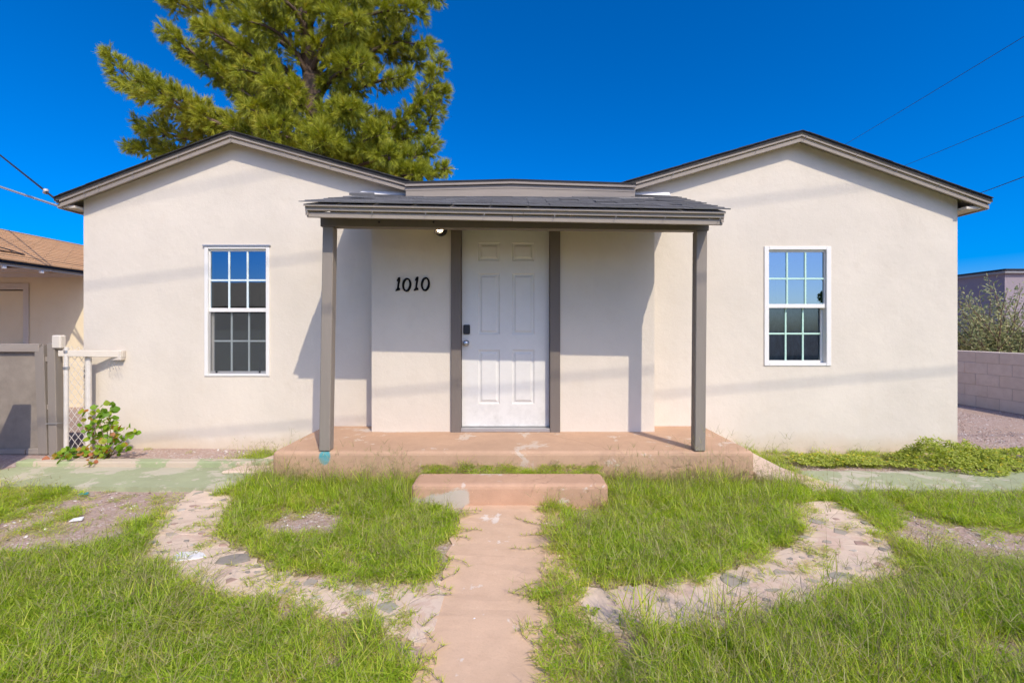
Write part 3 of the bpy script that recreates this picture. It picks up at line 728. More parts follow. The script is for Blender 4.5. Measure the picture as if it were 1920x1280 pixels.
# house number
def digit(kind, px0, px1, py0, py1):
    D = VY + CAM_D; a, b = W(px0, py1, D), W(px1, py0, D); cx, cz, w, h = (a.x + b.x) / 2, (a.z + b.z) / 2, b.x - a.x, b.z - a.z
    y0, y1 = VY - 0.014, VY - 0.001; mb = MB(); n = 28
    if kind == '0':
        ring = lambda rx, rz, y, tilt, pw: [(cx + rx * math.cos(t) + tilt * math.sin(t), y, cz + rz * math.copysign(abs(math.sin(t)) ** pw, math.sin(t))) for t in (2 * math.pi * k / n for k in range(n))]
        o0, i0, o1, i1 = ring(w / 2, h / 2, y0, .003, 1), ring(w / 2 * .56, h / 2 * .74, y0, .006, 1.15), ring(w / 2, h / 2, y1, .003, 1), ring(w / 2 * .56, h / 2 * .74, y1, .006, 1.15)
        for k in range(n):
            j = (k + 1) % n; mb.quad(o0[k], o0[j], i0[j], i0[k]); mb.quad(o0[k], o1[k], o1[j], o0[j]); mb.quad(i0[k], i0[j], i1[j], i1[k])
    else:
        L = [(-.50, -.50), (.42, -.42), (.46, -.34), (.20, -.22), (.50, .44), (.42, .50), (.05, .47), (-.26, .24), (-.14, .20), (.02, .27), (-.16, -.28), (-.42, -.40)]
        f = [(cx + u * w, y0, cz + v * h) for u, v in L]; bk = [(x, y1, z) for x, _, z in f]; m = len(L)
        mb.add(f, [tuple(range(m))]);
        for k in range(m): mb.quad(f[k], bk[k], bk[(k + 1) % m], f[(k + 1) % m])
    o = mb.build('digit', M['digit'], house); o['label'] = 'black numeral ' + ('zero' if kind == '0' else 'one') + ' beside the door'
digit('1', 742, 751, 519.5, 546); digit('0', 754.5, 771.5, 521, 547); digit('1', 776, 785, 518.5, 545.5); digit('0', 789.5, 806.5, 519.5, 546)

# porch lamp: wall plate, short arm, black hood with a lit bulb
lp = W(826, 431, VY + CAM_D - .10)
lamp = MB().lathe([(.055, 0.001), (.055, .012), (.030, .020), (.018, .026), (.018, .07)], 18, (lp.x, VY, lp.z + .02), 'Y').build('wall_lamp', M['black'], house, smooth=True)
lamp['label'] = 'black wall lamp with a lit bulb beside the door'
ax = Vector((-0.35, -0.75, 0.35)).normalized(); q = ax.to_track_quat('Z', 'Y').to_matrix()
prof = [(.012, -.055), (.045, -.050), (.060, -.020), (.066, .020), (.062, .020), (.055, -.015), (.040, -.040), (.010, -.043)]
mb = MB(); mb.lathe(prof, 20); mb.v = [tuple(q @ Vector(v) + Vector((lp.x, lp.y, lp.z))) for v in mb.v]; mb.build('lamp_hood', M['black'], lamp, smooth=True)
mb = MB(); mb.lathe([(.004, -.03), (.024, -.02), (.032, .0), (.024, .022), (.004, .031)], 14); mb.v = [tuple(q @ Vector(v) + Vector(lp) + ax * .012) for v in mb.v]; mb.build('bulb', M['bulb'], lamp, smooth=True)

# ---- porch roof, beam, posts
PX0, PX1, PYF = -1.735, 1.735, -1.318
def porch_z(x, t):    # t 0 at the front edge, 1 at the wall
    return (2.326 - 0.0186 * x) * (1 - t) + 2.795 * t
def pr(x, t, dz=0.0): return Vector((x, PYF * (1 - t), porch_z(x, t) + dz))
mb = MB().hexa([pr(PX0 + .02, 0.01, -.03), pr(PX1 - .02, 0.01, -.03), pr(PX1 - .02, 1, -.03), pr(PX0 + .02, 1, -.03), pr(PX0 + .02, 0.01, -.012), pr(PX1 - .02, 0.01, -.012), pr(PX1 - .02, 1, -.012), pr(PX0 + .02, 1, -.012)])
proof = mb.build('porch_roof', [M['taupe']], house)
slope = math.atan2(2.795 - 2.326, -PYF); SL = math.hypot(-PYF, 2.795 - 2.326)
sh = MB().hexa([(-.155, 0, 0), (.155, 0, 0), (.155, .21, 0), (-.155, .21, 0), (-.155, 0, .007), (.155, 0, .007), (.155, .21, .003), (-.155, .21, .003)]).mesh('shingle'); sh.materials.append(M['shingle'])
nc = 11
for c in range(nc):
    t = c / nc * 0.99; x = PX0 - random.uniform(0, .02) + .15 - (c % 2) * .15
    while x < PX1 + .16:
        xc = min(max(x, PX0 + .14), PX1 - .14); p = pr(xc, t, 0.004)
        s = min(1, (0.155 + min(x - PX0, PX1 - x)) / .31) if (x < PX0 + .155 or x > PX1 - .155) else 1
        link('shingle', sh, proof, p + Vector((0, random.uniform(-.006, .004) if c else -.004, random.uniform(0, .003) if c else 0)), (slope + -0.022 + (random.uniform(-.006, .01) if c else 0.0), 0.0186 * (1 - t) + (random.uniform(-.006, .006) if c else 0.0), random.uniform(-.006, .006)), (random.uniform(.95, 1.02), 1, random.choice((.8, 1.0, 1.4))))
        x += .312
# a curled loose shingle on the porch roof and white flashing where it meets the wing walls
p = pr(-1.42, .42, .03); o = MB().hexa([(-.11, -.06, 0), (.11, -.06, .02), (.10, .07, .03), (-.10, .07, 0), (-.11, -.06, .02), (.11, -.06, .045), (.10, .07, .05), (-.10, .07, .02)]).build('loose_shingle', M['shingle'], proof); o.location = p; o.rotation_euler = (slope, .05, .3)
for a, b, z0, z1 in ((-1.70, -1.16, 2.80, 2.845), (1.285, 1.69, 2.795, 2.84)):
    P = [(a, -.07, z0), (b, -.07, z0 - .012), (b, -.002, z0 - .012), (a, -.002, z0), (a + .03, -.03, z1), (b, -.03, z1 - .010), (b, -.002, z1 - .010), (a + .03, -.002, z1)]
    MB().hexa(P).build('flashing', M['white'], house)
def porch_board(nm, d0, d1, yo, xa, xb, cut=None):
    za, zb = porch_z(xa, 0), porch_z(xb, 0)
    P = [(xa, yo, za - d1), (xb, yo, zb - d1), (xb, yo + .022, zb - d1), (xa, yo + .022, za - d1), (xa, yo, za - d0), (xb, yo, zb - d0), (xb, yo + .022, zb - d0), (xa, yo + .022, za - d0)]
    return MB().hexa(P).build(nm, M['taupe'], proof, bevel=0.002)
porch_board('fascia_board', .003, .056, -1.286, -1.712, .068, None); porch_board('fascia_board', .003, .055, -1.2865, .070, 1.712)
porch_board('fascia_trim', .062, .106, -1.266, -1.706, -.022); porch_board('fascia_trim', .060, .107, -1.2655, -.020, 1.706)
for s in (-1, 1):
    x = s * 1.700
    mb = MB(); a, b = pr(x, .03), pr(x, .985)
    mb.hexa([(x - .011, a.y, a.z - .105), (x + .011, a.y, a.z - .105), (x + .011, b.y, b.z - .105), (x - .011, b.y, b.z - .105), (x - .011, a.y, a.z - .03), (x + .011, a.y, a.z - .03), (x + .011, b.y, b.z - .03), (x - .011, b.y, b.z - .03)])
    mb.build('rake_board', M['taupe'], proof)
BL, BR = 2.226, 2.190
MB().hexa([(-1.69, -1.045, BL), (1.69, -1.045, BR), (1.69, -.955, BR), (-1.69, -.955, BL), (-1.69, -1.045, BL + .125), (1.69, -1.045, BR + .125), (1.69, -.955, BR + .125), (-1.69, -.955, BL + .125)]).build('porch_beam', M['taupe_dark'], house, bevel=0.004)
for x in np.linspace(-1.5, 1.5, 7):
    a, b = pr(x, .05, -.075), pr(x, .8, -.075); MB().beam(a, b, .04, .085).build('rafter', M['taupe'], proof)
for x0, x1, zt in ((-1.655, -1.622, BL), (1.612, 1.628, BR)):
    h = .047; yb, ytop = -1.0, -1.0
    P = [(x0 - h, yb - h, SLAB_Z + .001), (x0 + h, yb - h, SLAB_Z + .001), (x0 + h, yb + h, SLAB_Z + .001), (x0 - h, yb + h, SLAB_Z + .001), (x1 - h, ytop - h, zt - .001), (x1 + h, ytop - h, zt - .001), (x1 + h, ytop + h, zt - .001), (x1 - h, ytop + h, zt - .001)]
    MB().hexa(P).build('porch_post', M['taupe_worn'], house, bevel=0.006)
# two dark bolts in the beam
for px in (711, 813):
    p = W(px, 417, 3.955); MB().lathe([(.009, 0), (.009, .008), (.004, .010)], 8, (p.x, -1.045, p.z), 'Y').build('bolt', M['black'], house)
# light-string hooks on the fascias
def hook(p, y):
    MB().tube([(p[0], y + .012, p[1] + .016), (p[0] + .003, y - .010, p[1] + .012), (p[0] - .002, y - .014, p[1] - .004), (p[0] - .008, y - .006, p[1] - .018)], .0026, 5).build('hook', M['cable_grey'], house)
for px in (160, 185, 250, 335, 433, 560, 620, 700, 1262, 1350, 1420, 1510, 1605, 1680, 1760):
    x = (px - VPX) * 4.855 / F; hook((x, top_z(x) - .075), -.146)
for px in (575, 698, 798, 908, 1040, 1155, 1247, 1350):
    x = (px - VPX) * 3.71 / F; hook((x, porch_z(x, 0) - .066), -1.280)

# ================================================================ neighbours and yard things
# ---- left neighbour: front-facing wall with a door under a long tan roof
EX, EZ, NY = -6.98, 2.30, 2.62
nb = thing('neighbour_house', 'cream neighbouring house with tan shingle roof behind the brown gate', 'house', (-9, NY, 0))
def nbuild(mb, name, mat, **k):
    o = mb.build(name, mat, None, **k); o.parent = nb; o.matrix_parent_inverse = Matrix.Translation((9, -NY, 0)); return o
ddx0, ddx1, ddz = -9.10, -8.19, 2.02
mb = MB()
for a, b in ((-14, ddx0), (ddx1, EX - .03)): mb.box(a, b, NY, NY + .15, -.1, 2.35)
mb.box(ddx0, ddx1, NY, NY + .15, ddz, 2.35)
nbuild(mb, 'wall', M['stucco_plain'])
nbuild(MB().box(EX - .18, EX - .031, NY + .151, 9, -.1, 2.35), 'wall', M['stucco_plain'])
nbuild(MB().box(-14, EX - .2, NY + .16, 9, 2.36, 2.4), 'ceiling', M['cream_board'])
nbuild(MB().box(ddx0 + .03, ddx1 - .03, NY + .02, NY + .06, 0.02, ddz - .03), 'door', M['stucco_plain'], bevel=0.004)
mb = MB(); mb.box(ddx0 - .07, ddx0 + .02, NY - .02, NY - .001, 0, ddz + .09); mb.box(ddx1 - .02, ddx1 + .07, NY - .02, NY - .001, 0, ddz + .09); mb.box(ddx0 + .02, ddx1 - .02, NY - .02, NY - .001, ddz - .01, ddz + .09)
nbuild(mb, 'door_frame', M['cream_board'])
nbuild(MB().box(ddx1 - .17, ddx1 + .02, NY - .05, NY - .021, 1.04, 1.10), 'door_hasp', M['black'])
RX, RZ, RY0, RY1 = -9.6, 3.22, -0.9, 10.0
mb = MB(); n = 18
for i in range(n):
    t0, t1 = i / n, (i + 1) / n; xa, za = EX + .02 + (RX - EX) * t0, EZ + (RZ - EZ) * t0; xb, zb = EX + .02 + (RX - EX) * t1, EZ + (RZ - EZ) * t1
    mb.quad((xa, RY0, za + .012), (xa, RY1, za + .012), (xb, RY1, zb), (xb, RY0, zb)); mb.quad((xa, RY0, za - .01), (xa, RY1, za - .01), (xa, RY1, za + .012), (xa, RY0, za + .012))
mb.quad((RX, RY0, RZ), (RX, RY1, RZ), (-12.6, RY1, EZ), (-12.6, RY0, EZ))
mb.quad((EX, RY0, EZ - .03), (RX, RY0, RZ - .03), (RX, RY1, RZ - .03), (EX, RY1, EZ - .03)); mb.quad((RX, RY0, RZ - .03), (-12.6, RY0, EZ - .03), (-12.6, RY1, EZ - .03), (RX, RY1, RZ - .03))
nbuild(mb, 'roof', M['tan_roof'], fix=False)
nbuild(MB().box(EX - .02, EX + .005, RY0, RY1, EZ - .05, EZ - .012), 'drip_edge', M['black'])
nbuild(MB().box(EX - .06, EX - .022, RY0, RY1, EZ - .085, EZ - .03), 'fascia_board', M['cream_board'])
for y in np.arange(-.6, NY, .62): nbuild(MB().box(RX, EX - .07, y - .02, y + .02, EZ - .10, EZ - .035), 'rafter', M['cream_board'])
for y in (1.25, 1.75): nbuild(MB().box(EX - .055, EX - .02, y - .02, y + .02, EZ - .125, EZ - .087), 'soffit_lamp', M['scrap'])
nbuild(MB().box(EX - .12, EX - .03, RY0 + .05, RY0 + .14, 0, EZ - .09), 'porch_post', M['cream_board'])
nbuild(MB().tube([(EX - .02, NY - .06, 0.0), (EX - .02, NY - .06, 2.2)], .022, 8), 'downpipe', M['cream_board'])
rp = lambda t, y: (EX + (RX - EX) * t, y, EZ + (RZ - EZ) * t + .03)
mb = MB().tube([rp(.86, -.4), rp(.70, .6), rp(.52, 1.15), rp(.35, 1.55), rp(.22, 1.80), rp(.14, 1.82), rp(.16, 1.5), rp(.30, 1.0), rp(.45, .4), rp(.6, -.4)], .009, 6)
tag(mb.build('roof_cable', M['cable']), 'thin black cable looped loosely on the tan shingle roof', 'cable')

# ---- right: grey building beyond the block wall
gb = thing('grey_building', 'flat roofed mauve grey building beyond the painted block wall', 'building', (17, 9, 0))
def gbuild(mb, name, mat, **k):
    o = mb.build(name, mat, None, **k); o.parent = gb; o.matrix_parent_inverse = Matrix.Translation((-17, -9, 0)); return o
gbuild(MB().box(14, 24, 8, 22, -.2, 2.95), 'wall', M['stucco_grey'])
gbuild(MB().box(13.9, 24.1, 7.9, 22.1, 2.95, 3.03), 'roof_edge', M['cable_grey'], bevel=.01)
gbuild(MB().box(13.86, 24.14, 7.86, 22.14, 3.031, 3.075), 'roof_cap', M['black'], bevel=.01)
gbuild(MB().box(13.97, 13.999, 8.01, 21.9, 1.10, 1.20), 'dark_band', M['black'])
# ---- block walls
def block_wall(label, x, y0, y1, rows, z0):
    t = thing('block_wall', label, 'wall', (x, y0, z0))
    n = int(round((y1 - y0) / .4))
    blk = MB().box(-.095, .095, -.198, .198, -.098, .098)
    me = blk.mesh('block'); me.materials.append(M['block'])
    bm = bmesh.new(); bm.from_mesh(me); bmesh.ops.bevel(bm, geom=bm.edges[:], offset=.006, segments=1, affect='EDGES'); bm.to_mesh(me); bm.free()
    for r in range(rows):
        for k in range(n + (r % 2)):
            y = .2 + .4 * k - (.2 if r % 2 else 0); half = (r % 2 and k in (0, n))
            if half: y += .1 if k == 0 else -.1
            link('block', me, t, (random.uniform(-.004, .004), y, .1 + .2 * r), (random.uniform(-.006, .006), 0, random.uniform(-.008, .008)), (1, .49 if half else 1, 1))
    m = MB().box(-.091, .091, .01, n * .4 - .01, -.15, rows * .2 - .012).build('mortar', M['mortar'], t)
    return t
block_wall('low painted block wall along the gravel side yard below the grey green bush', 8.40, -2.4, 8.8, 5, -0.05)
block_wall('unseen painted block wall added to cast a shadow on the brown gate', -4.815, -7.7, -0.9, 7, -0.07)  # stands out of view, added as the caster of the gate's dark shadow

# ---- gate
gt = thing('gate', 'brown framed plywood gate beside the white pipe fence', 'gate', (-5.4, -.25, 0))
GY = -.25
def part_of(t, mb, name, mat, **k):
    o = mb.build(name, mat, None, **k); o.parent = t; o.matrix_parent_inverse = Matrix.Translation(-t.location); return o
part_of(gt, MB().box(-6.3, -4.955, GY + .02, GY + .035, .06, 1.10), 'panel', M['taupe_rough'])
part_of(gt, MB().box(-6.3, -4.945, GY - .022, GY + .019, 1.10, 1.185), 'rail', M['taupe'], bevel=.004)
part_of(gt, MB().hexa([(-4.955, GY - .02, .035), (-4.86, GY - .02, .035), (-4.86, GY + .06, .035), (-4.955, GY + .06, .035), (-4.995, GY - .02, 1.099), (-4.90, GY - .02, 1.18), (-4.90, GY + .06, 1.18), (-4.995, GY + .06, 1.099)]), 'stile', M['taupe_worn'], bevel=.004)
part_of(gt, MB().box(-5.085, -4.957, GY - .018, GY + .019, .035, .095), 'rail', M['taupe'], bevel=.004)
part_of(gt, MB().box(-6.3, -5.10, GY - .016, GY + .019, .035, .085), 'rail', M['taupe'], bevel=.004)
for z in (.50, 1.0): part_of(gt, MB().box(-4.915, -4.835, GY - .005, GY + .012, z, z + .05), 'hinge', M['taupe'])
gp = thing('gate_post', 'square brown wooden post between the gate and the white pipe fence', 'post', (-4.80, -.24, 0))
part_of(gp, MB().hexa([(-4.825, -.29, -.1), (-4.735, -.29, -.1), (-4.735, -.20, -.1), (-4.825, -.20, -.1), (-4.845, -.29, 1.19), (-4.765, -.29, 1.19), (-4.765, -.20, 1.19), (-4.845, -.20, 1.19)]), 'post', M['taupe_worn'], bevel=.005)
part_of(gp, MB().tube([(-4.845, -.30, .36), (-4.72, -.305, .365), (-4.715, -.19, .36), (-4.84, -.19, .36), (-4.845, -.30, .36)], .004, 5), 'wire_tie', M['cable_grey'])
# ---- white pipe and chain link fence
fe = thing('chain_link_fence', 'narrow white pipe and chain link fence panel against the stucco wall', 'fence', (-4.65, -.15, 0))
for x, y, r, z1 in ((-4.690, -.24, .021, 1.15), (-4.570, -.12, .028, 1.06)):
    part_of(fe, MB().tube([(x, y, -.05), (x + .0, y, z1)], r, 12), 'pipe_post', M['galv'], smooth=False)
part_of(fe, MB().box(-4.785, -4.69, -.305, -.235, 1.135, 1.275), 'post_cap', M['cream_board'], bevel=.012)
part_of(fe, MB().hexa([(-4.735, -.285, 1.055), (-4.27, -.045, 1.03), (-4.27, -.002, 1.03), (-4.735, -.245, 1.055), (-4.735, -.285, 1.118), (-4.27, -.045, 1.105), (-4.27, -.002, 1.105), (-4.735, -.245, 1.118)]), 'rail', M['cream_board'], bevel=.004)
part_of(fe, MB().box(-4.385, -4.275, -.06, -.001, 1.0, 1.10), 'wall_block', M['cream_board'], bevel=.004)
for z in (1.10, .93): part_of(fe, MB().lathe([(.024, z - .015), (.027, z - .012), (.027, z + .012), (.024, z + .015)], 12, (-4.69, -.24, 0)), 'pipe_clamp', M['steel'])
mb = MB(); cell = .048
for i in range(-20, 4):
    for s in (1, -1):
        pts = []
        for k in range(24):
            z = .05 + k * cell; u = (i * cell + k * cell * .5 * s + (0 if s > 0 else cell * 22))
            if 0 <= u <= .14: pts.append((-4.68 + u * .75, -.23 + u * .75, z + random.uniform(-.006, .006)))
        if len(pts) > 1: mb.tube(pts, .0028, 4)
part_of(fe, mb, 'chain_link', M['galv'])
mb = MB()
for k in range(5):
    x = -4.40 + k * .03; mb.tube([(x, -.075, 1.0), (x - .01, -.09, .96), (x + .005 * k, -.085, .90 - .02 * (k % 2))], .0022, 4)
part_of(fe, mb, 'loose_wire', M['cable_grey'])

# ---- overhead wires
def wire(a, b, r, label, mat, sag=0.15, ext=(0.0, 0.0), n=24):
    a, b = Vector(a), Vector(b); d = b - a; A, B = a - d * ext[0], b + d * ext[1]
    pts = [A + (B - A) * (i / n) - Vector((0, 0, 4 * sag * (i / n) * (1 - i / n))) for i in range(n + 1)]
    return tag(MB().tube(pts, r, 8).build('overhead_wire', mat, None, smooth=True), label, 'wire')
wire(W(1590, 266, 17), W(1925, 62, 10), .0065, 'topmost thin wire in the blue sky above the screenless window gable', M['cable'], .05, (.6, .8))
wire(W(1700, 307, 15), W(1925, 212, 10), .0065, 'middle thin wire crossing the blue sky towards the gable with the screenless window', M['cable'], .05, (.6, .8))
wire(W(1838, 361, 13), W(1925, 328, 10), .010, 'lowest dark wire meeting the roof corner above the block wall', M['cable'], .02, (.9, 1.5))
wire((-4.86, -.16, 2.70), W(-5, 287, 6.2), .011, 'dark service wire with a pale insulator running to the gable corner', M['cable'], .0, (0, 5))
wire((-4.745, .05, 2.60), W(-5, 341, 6.4), .014, 'grey service cable sagging to the stucco corner of the house', M['cable_grey'], .1, (0, 5))
p = Vector((-4.86, -.16, 2.70)).lerp(W(-5, 287, 6.2), .16); o = MB().lathe([(.008, -.03), (.026, -.02), (.018, 0), (.026, .02), (.008, .03)], 10).build('insulator', M['ceramic'], None, smooth=True); o.location = p; o.rotation_euler = (.5, .8, 0)
tag(o, 'small pale ceramic insulator on the dark service wire', 'insulator')
# street wires behind the camera whose soft shadows cross the facade
def shadow_wire(pa, pb, Dw, L, r, label, mat=M['cable']):
    a, b = W(*pa, Dw) + sun_vec * L, W(*pb, Dw) + sun_vec * L
    return wire(a, b, r, label, mat, 0.0, (3.0, 3.0))
shadow_wire((158, 537), (1560, 357), 5.0, 10.5, .0115, 'street wire shading the wall above the screened window and the opposite gable')
shadow_wire((250, 822), (1790, 694), 5.0, 10.0, .0125, 'street wire whose shadow runs below the screenless window')
shadow_wire((310, 362), (470, 331), 5.0, 12.0, .011, 'street wire whose shadow crosses the top of one gable only')

# ================================================================ plants
def blade_mesh(name, n_green, n_dry, n_stalk, rad, lmin, lmax, wid, seed, flat=0.5):
    """a tuft of bent grass blades: green leaves set along short stems, dry ones near the ground, a few seed stalks"""
    r = np.random.default_rng(seed); V = []; Q = []; T = []; tint = []; miq = []; mit = []
    def blade(o, az, tilt, L, w, bend, mi, t):
        d = np.array([math.cos(az) * math.sin(tilt), math.sin(az) * math.sin(tilt), math.cos(tilt)]); s = np.array([-math.sin(az), math.cos(az), 0]); b = len(V); p = np.array(o, float)
        for k in range(3):
            ww = w * (1, .85, 0)[k]
            if k < 2: V.append(p - s * ww / 2); V.append(p + s * ww / 2); tint.extend([t, t])
            else: V.append(p); tint.append(t)
            p = p + d * L / 2; d = d + np.array([0, 0, -bend]) + np.array([math.cos(az), math.sin(az), 0]) * bend * .3; d /= np.linalg.norm(d)
        Q.append((b, b + 1, b + 3, b + 2)); miq.append(mi); T.append((b + 2, b + 3, b + 4)); mit.append(mi)
    for k in range(n_green):
        a = r.uniform(0, 6.28); q = rad * math.sqrt(r.uniform()); z = lmax * .70 * r.uniform() ** 1.3
        blade((q * math.cos(a), q * math.sin(a), z), r.uniform(0, 6.28), r.uniform(.35, 1.45), r.uniform(lmin, lmax), wid * r.uniform(.7, 1.2), r.uniform(.05, flat), 0, np.clip(r.normal(.5, .22), 0, 1))
    for k in range(n_dry):
        a = r.uniform(0, 6.28); q = rad * 1.2 * math.sqrt(r.uniform())
        blade((q * math.cos(a), q * math.sin(a), lmax * .3 * r.uniform()), r.uniform(0, 6.28), r.uniform(.7, 1.5), r.uniform(lmin, lmax), wid * .8, r.uniform(.1, .5), 1, r.uniform())
    for k in range(n_stalk):
        a = r.uniform(0, 6.28); q = rad * math.sqrt(r.uniform()); tl = r.uniform(.05, .55); az = r.uniform(0, 6.28); L = lmax * r.uniform(1.5, 2.3); o = np.array([q * math.cos(a), q * math.sin(a), 0.0])
        blade(o, az, tl, L, wid * .55, .12, 2, r.uniform())
        tip = o + L * np.array([math.cos(az) * math.sin(tl + .1), math.sin(az) * math.sin(tl + .1), math.cos(tl + .1)]) * .93
        for j in range(4): blade(tip, az + j * 1.57 + r.uniform(-.4, .4), r.uniform(.5, 1.2), L * .22, wid * .5, .3, 2, r.uniform())
    V = np.array(V); Q = np.array(Q); T = np.array(T)
    me = big_mesh(name, V, [Q, T], [M['grass'], M['straw'], M['stalk']], 'mesh', tint, matidx=miq + mit)
    return bpy.data.objects.new(name, me)

def scatter(name, P, rot, scl, pick, protos, label, kind='stuff'):
    """points carrying rotation, scale and kind, each turned into one of the prototypes"""
    col = bpy.data.collections.new(name + '_kinds')
    for i, o in enumerate(protos):
        o.name = 'kind_%02d_%s' % (i, name); col.objects.link(o)
    me = bpy.data.meshes.new(name); n = len(P)
    me.vertices.add(n); me.vertices.foreach_set('co', np.asarray(P, np.float32).ravel())
    for nm, ty, arr, key in (('rot', 'FLOAT_VECTOR', rot, 'vector'), ('scl', 'FLOAT_VECTOR', scl, 'vector'), ('pick', 'INT', pick, 'value')):
        at = me.attributes.new(nm, ty, 'POINT'); at.data.foreach_set(key, np.asarray(arr, np.int32 if ty == 'INT' else np.float32).ravel())
    o = link(name, me); tag(o, label, kind=kind)
    ng = bpy.data.node_groups.new(name, 'GeometryNodeTree'); ng.interface.new_socket('Geometry', in_out='INPUT', socket_type='NodeSocketGeometry'); ng.interface.new_socket('Geometry', in_out='OUTPUT', socket_type='NodeSocketGeometry')
    gi, go = ng.nodes.new('NodeGroupInput'), ng.nodes.new('NodeGroupOutput'); ip = ng.nodes.new('GeometryNodeInstanceOnPoints'); ci = ng.nodes.new('GeometryNodeCollectionInfo')
    ci.inputs['Collection'].default_value = col; ci.inputs['Separate Children'].default_value = True; ci.inputs['Reset Children'].default_value = True
    def na(nm, ty):
        q = ng.nodes.new('GeometryNodeInputNamedAttribute'); q.data_type = ty; q.inputs['Name'].default_value = nm; return q.outputs['Attribute']
    L = ng.links.new
    L(gi.outputs[0], ip.inputs['Points']); L(ci.outputs[0], ip.inputs['Instance']); ip.inputs['Pick Instance'].default_value = True
    L(na('pick', 'INT'), ip.inputs['Instance Index']); L(na('rot', 'FLOAT_VECTOR'), ip.inputs['Rotation']); L(na('scl', 'FLOAT_VECTOR'), ip.inputs['Scale']); L(ip.outputs[0], go.inputs[0])
    md = o.modifiers.new('scatter', 'NODES'); md.node_group = ng
    return o

# smooth value noise for planting masks
def vnoise(x, y, sc, seed):
    r = np.random.default_rng(seed); t = r.uniform(0, 1, (64, 64)); u, v = x * sc + 31.7, y * sc + 17.3
    i, j = np.floor(u).astype(int), np.floor(v).astype(int); a, b = u - i, v - j; a, b = a * a * (3 - 2 * a), b * b * (3 - 2 * b)
    q = lambda m, n: t[m % 64, n % 64]
    return (q(i, j) * (1 - a) + q(i + 1, j) * a) * (1 - b) + (q(i, j + 1) * (1 - a) + q(i + 1, j + 1) * a) * b
def fbm(x, y, sc, seed): return .55 * vnoise(x, y, sc, seed) + .3 * vnoise(x, y, sc * 2.1, seed + 1) + .15 * vnoise(x, y, sc * 4.3, seed + 2)

def in_poly(x, y, poly):
    c = np.zeros(len(x), bool); n = len(poly)
    for k in range(n):
        x0, y0 = poly[k]; x1, y1 = poly[(k + 1) % n]
        hit = ((y0 > y) != (y1 > y)); xx = (x1 - x0) * (y - y0) / ((y1 - y0) if y1 != y0 else 1e-9) + x0; c ^= hit & (x < xx)
    return c
def widen(A, B, d):
    u = (B - A) / np.linalg.norm(B - A, axis=1, keepdims=True)
    return np.concatenate([A - u * d, (B + u * d)[::-1]])
path_polys = [widen(A, B, .045) for A, B in paths]

def blob(x, y, px, py, rx, ry):
    """1 in the middle of an oval patch of ground (centre and half widths given on the photo), 0 outside"""
    cx, cy = G(px, py); ax = rx * (cy + CAM_D) / F; y1 = G(px, py - ry)[1]; y0 = G(px, py + ry)[1]
    d = np.hypot((x - cx) / ax, np.where(y > cy, (y - cy) / (y1 - cy), (y - cy) / (cy - y0)))
    return np.clip(1.25 - d, 0, 1)

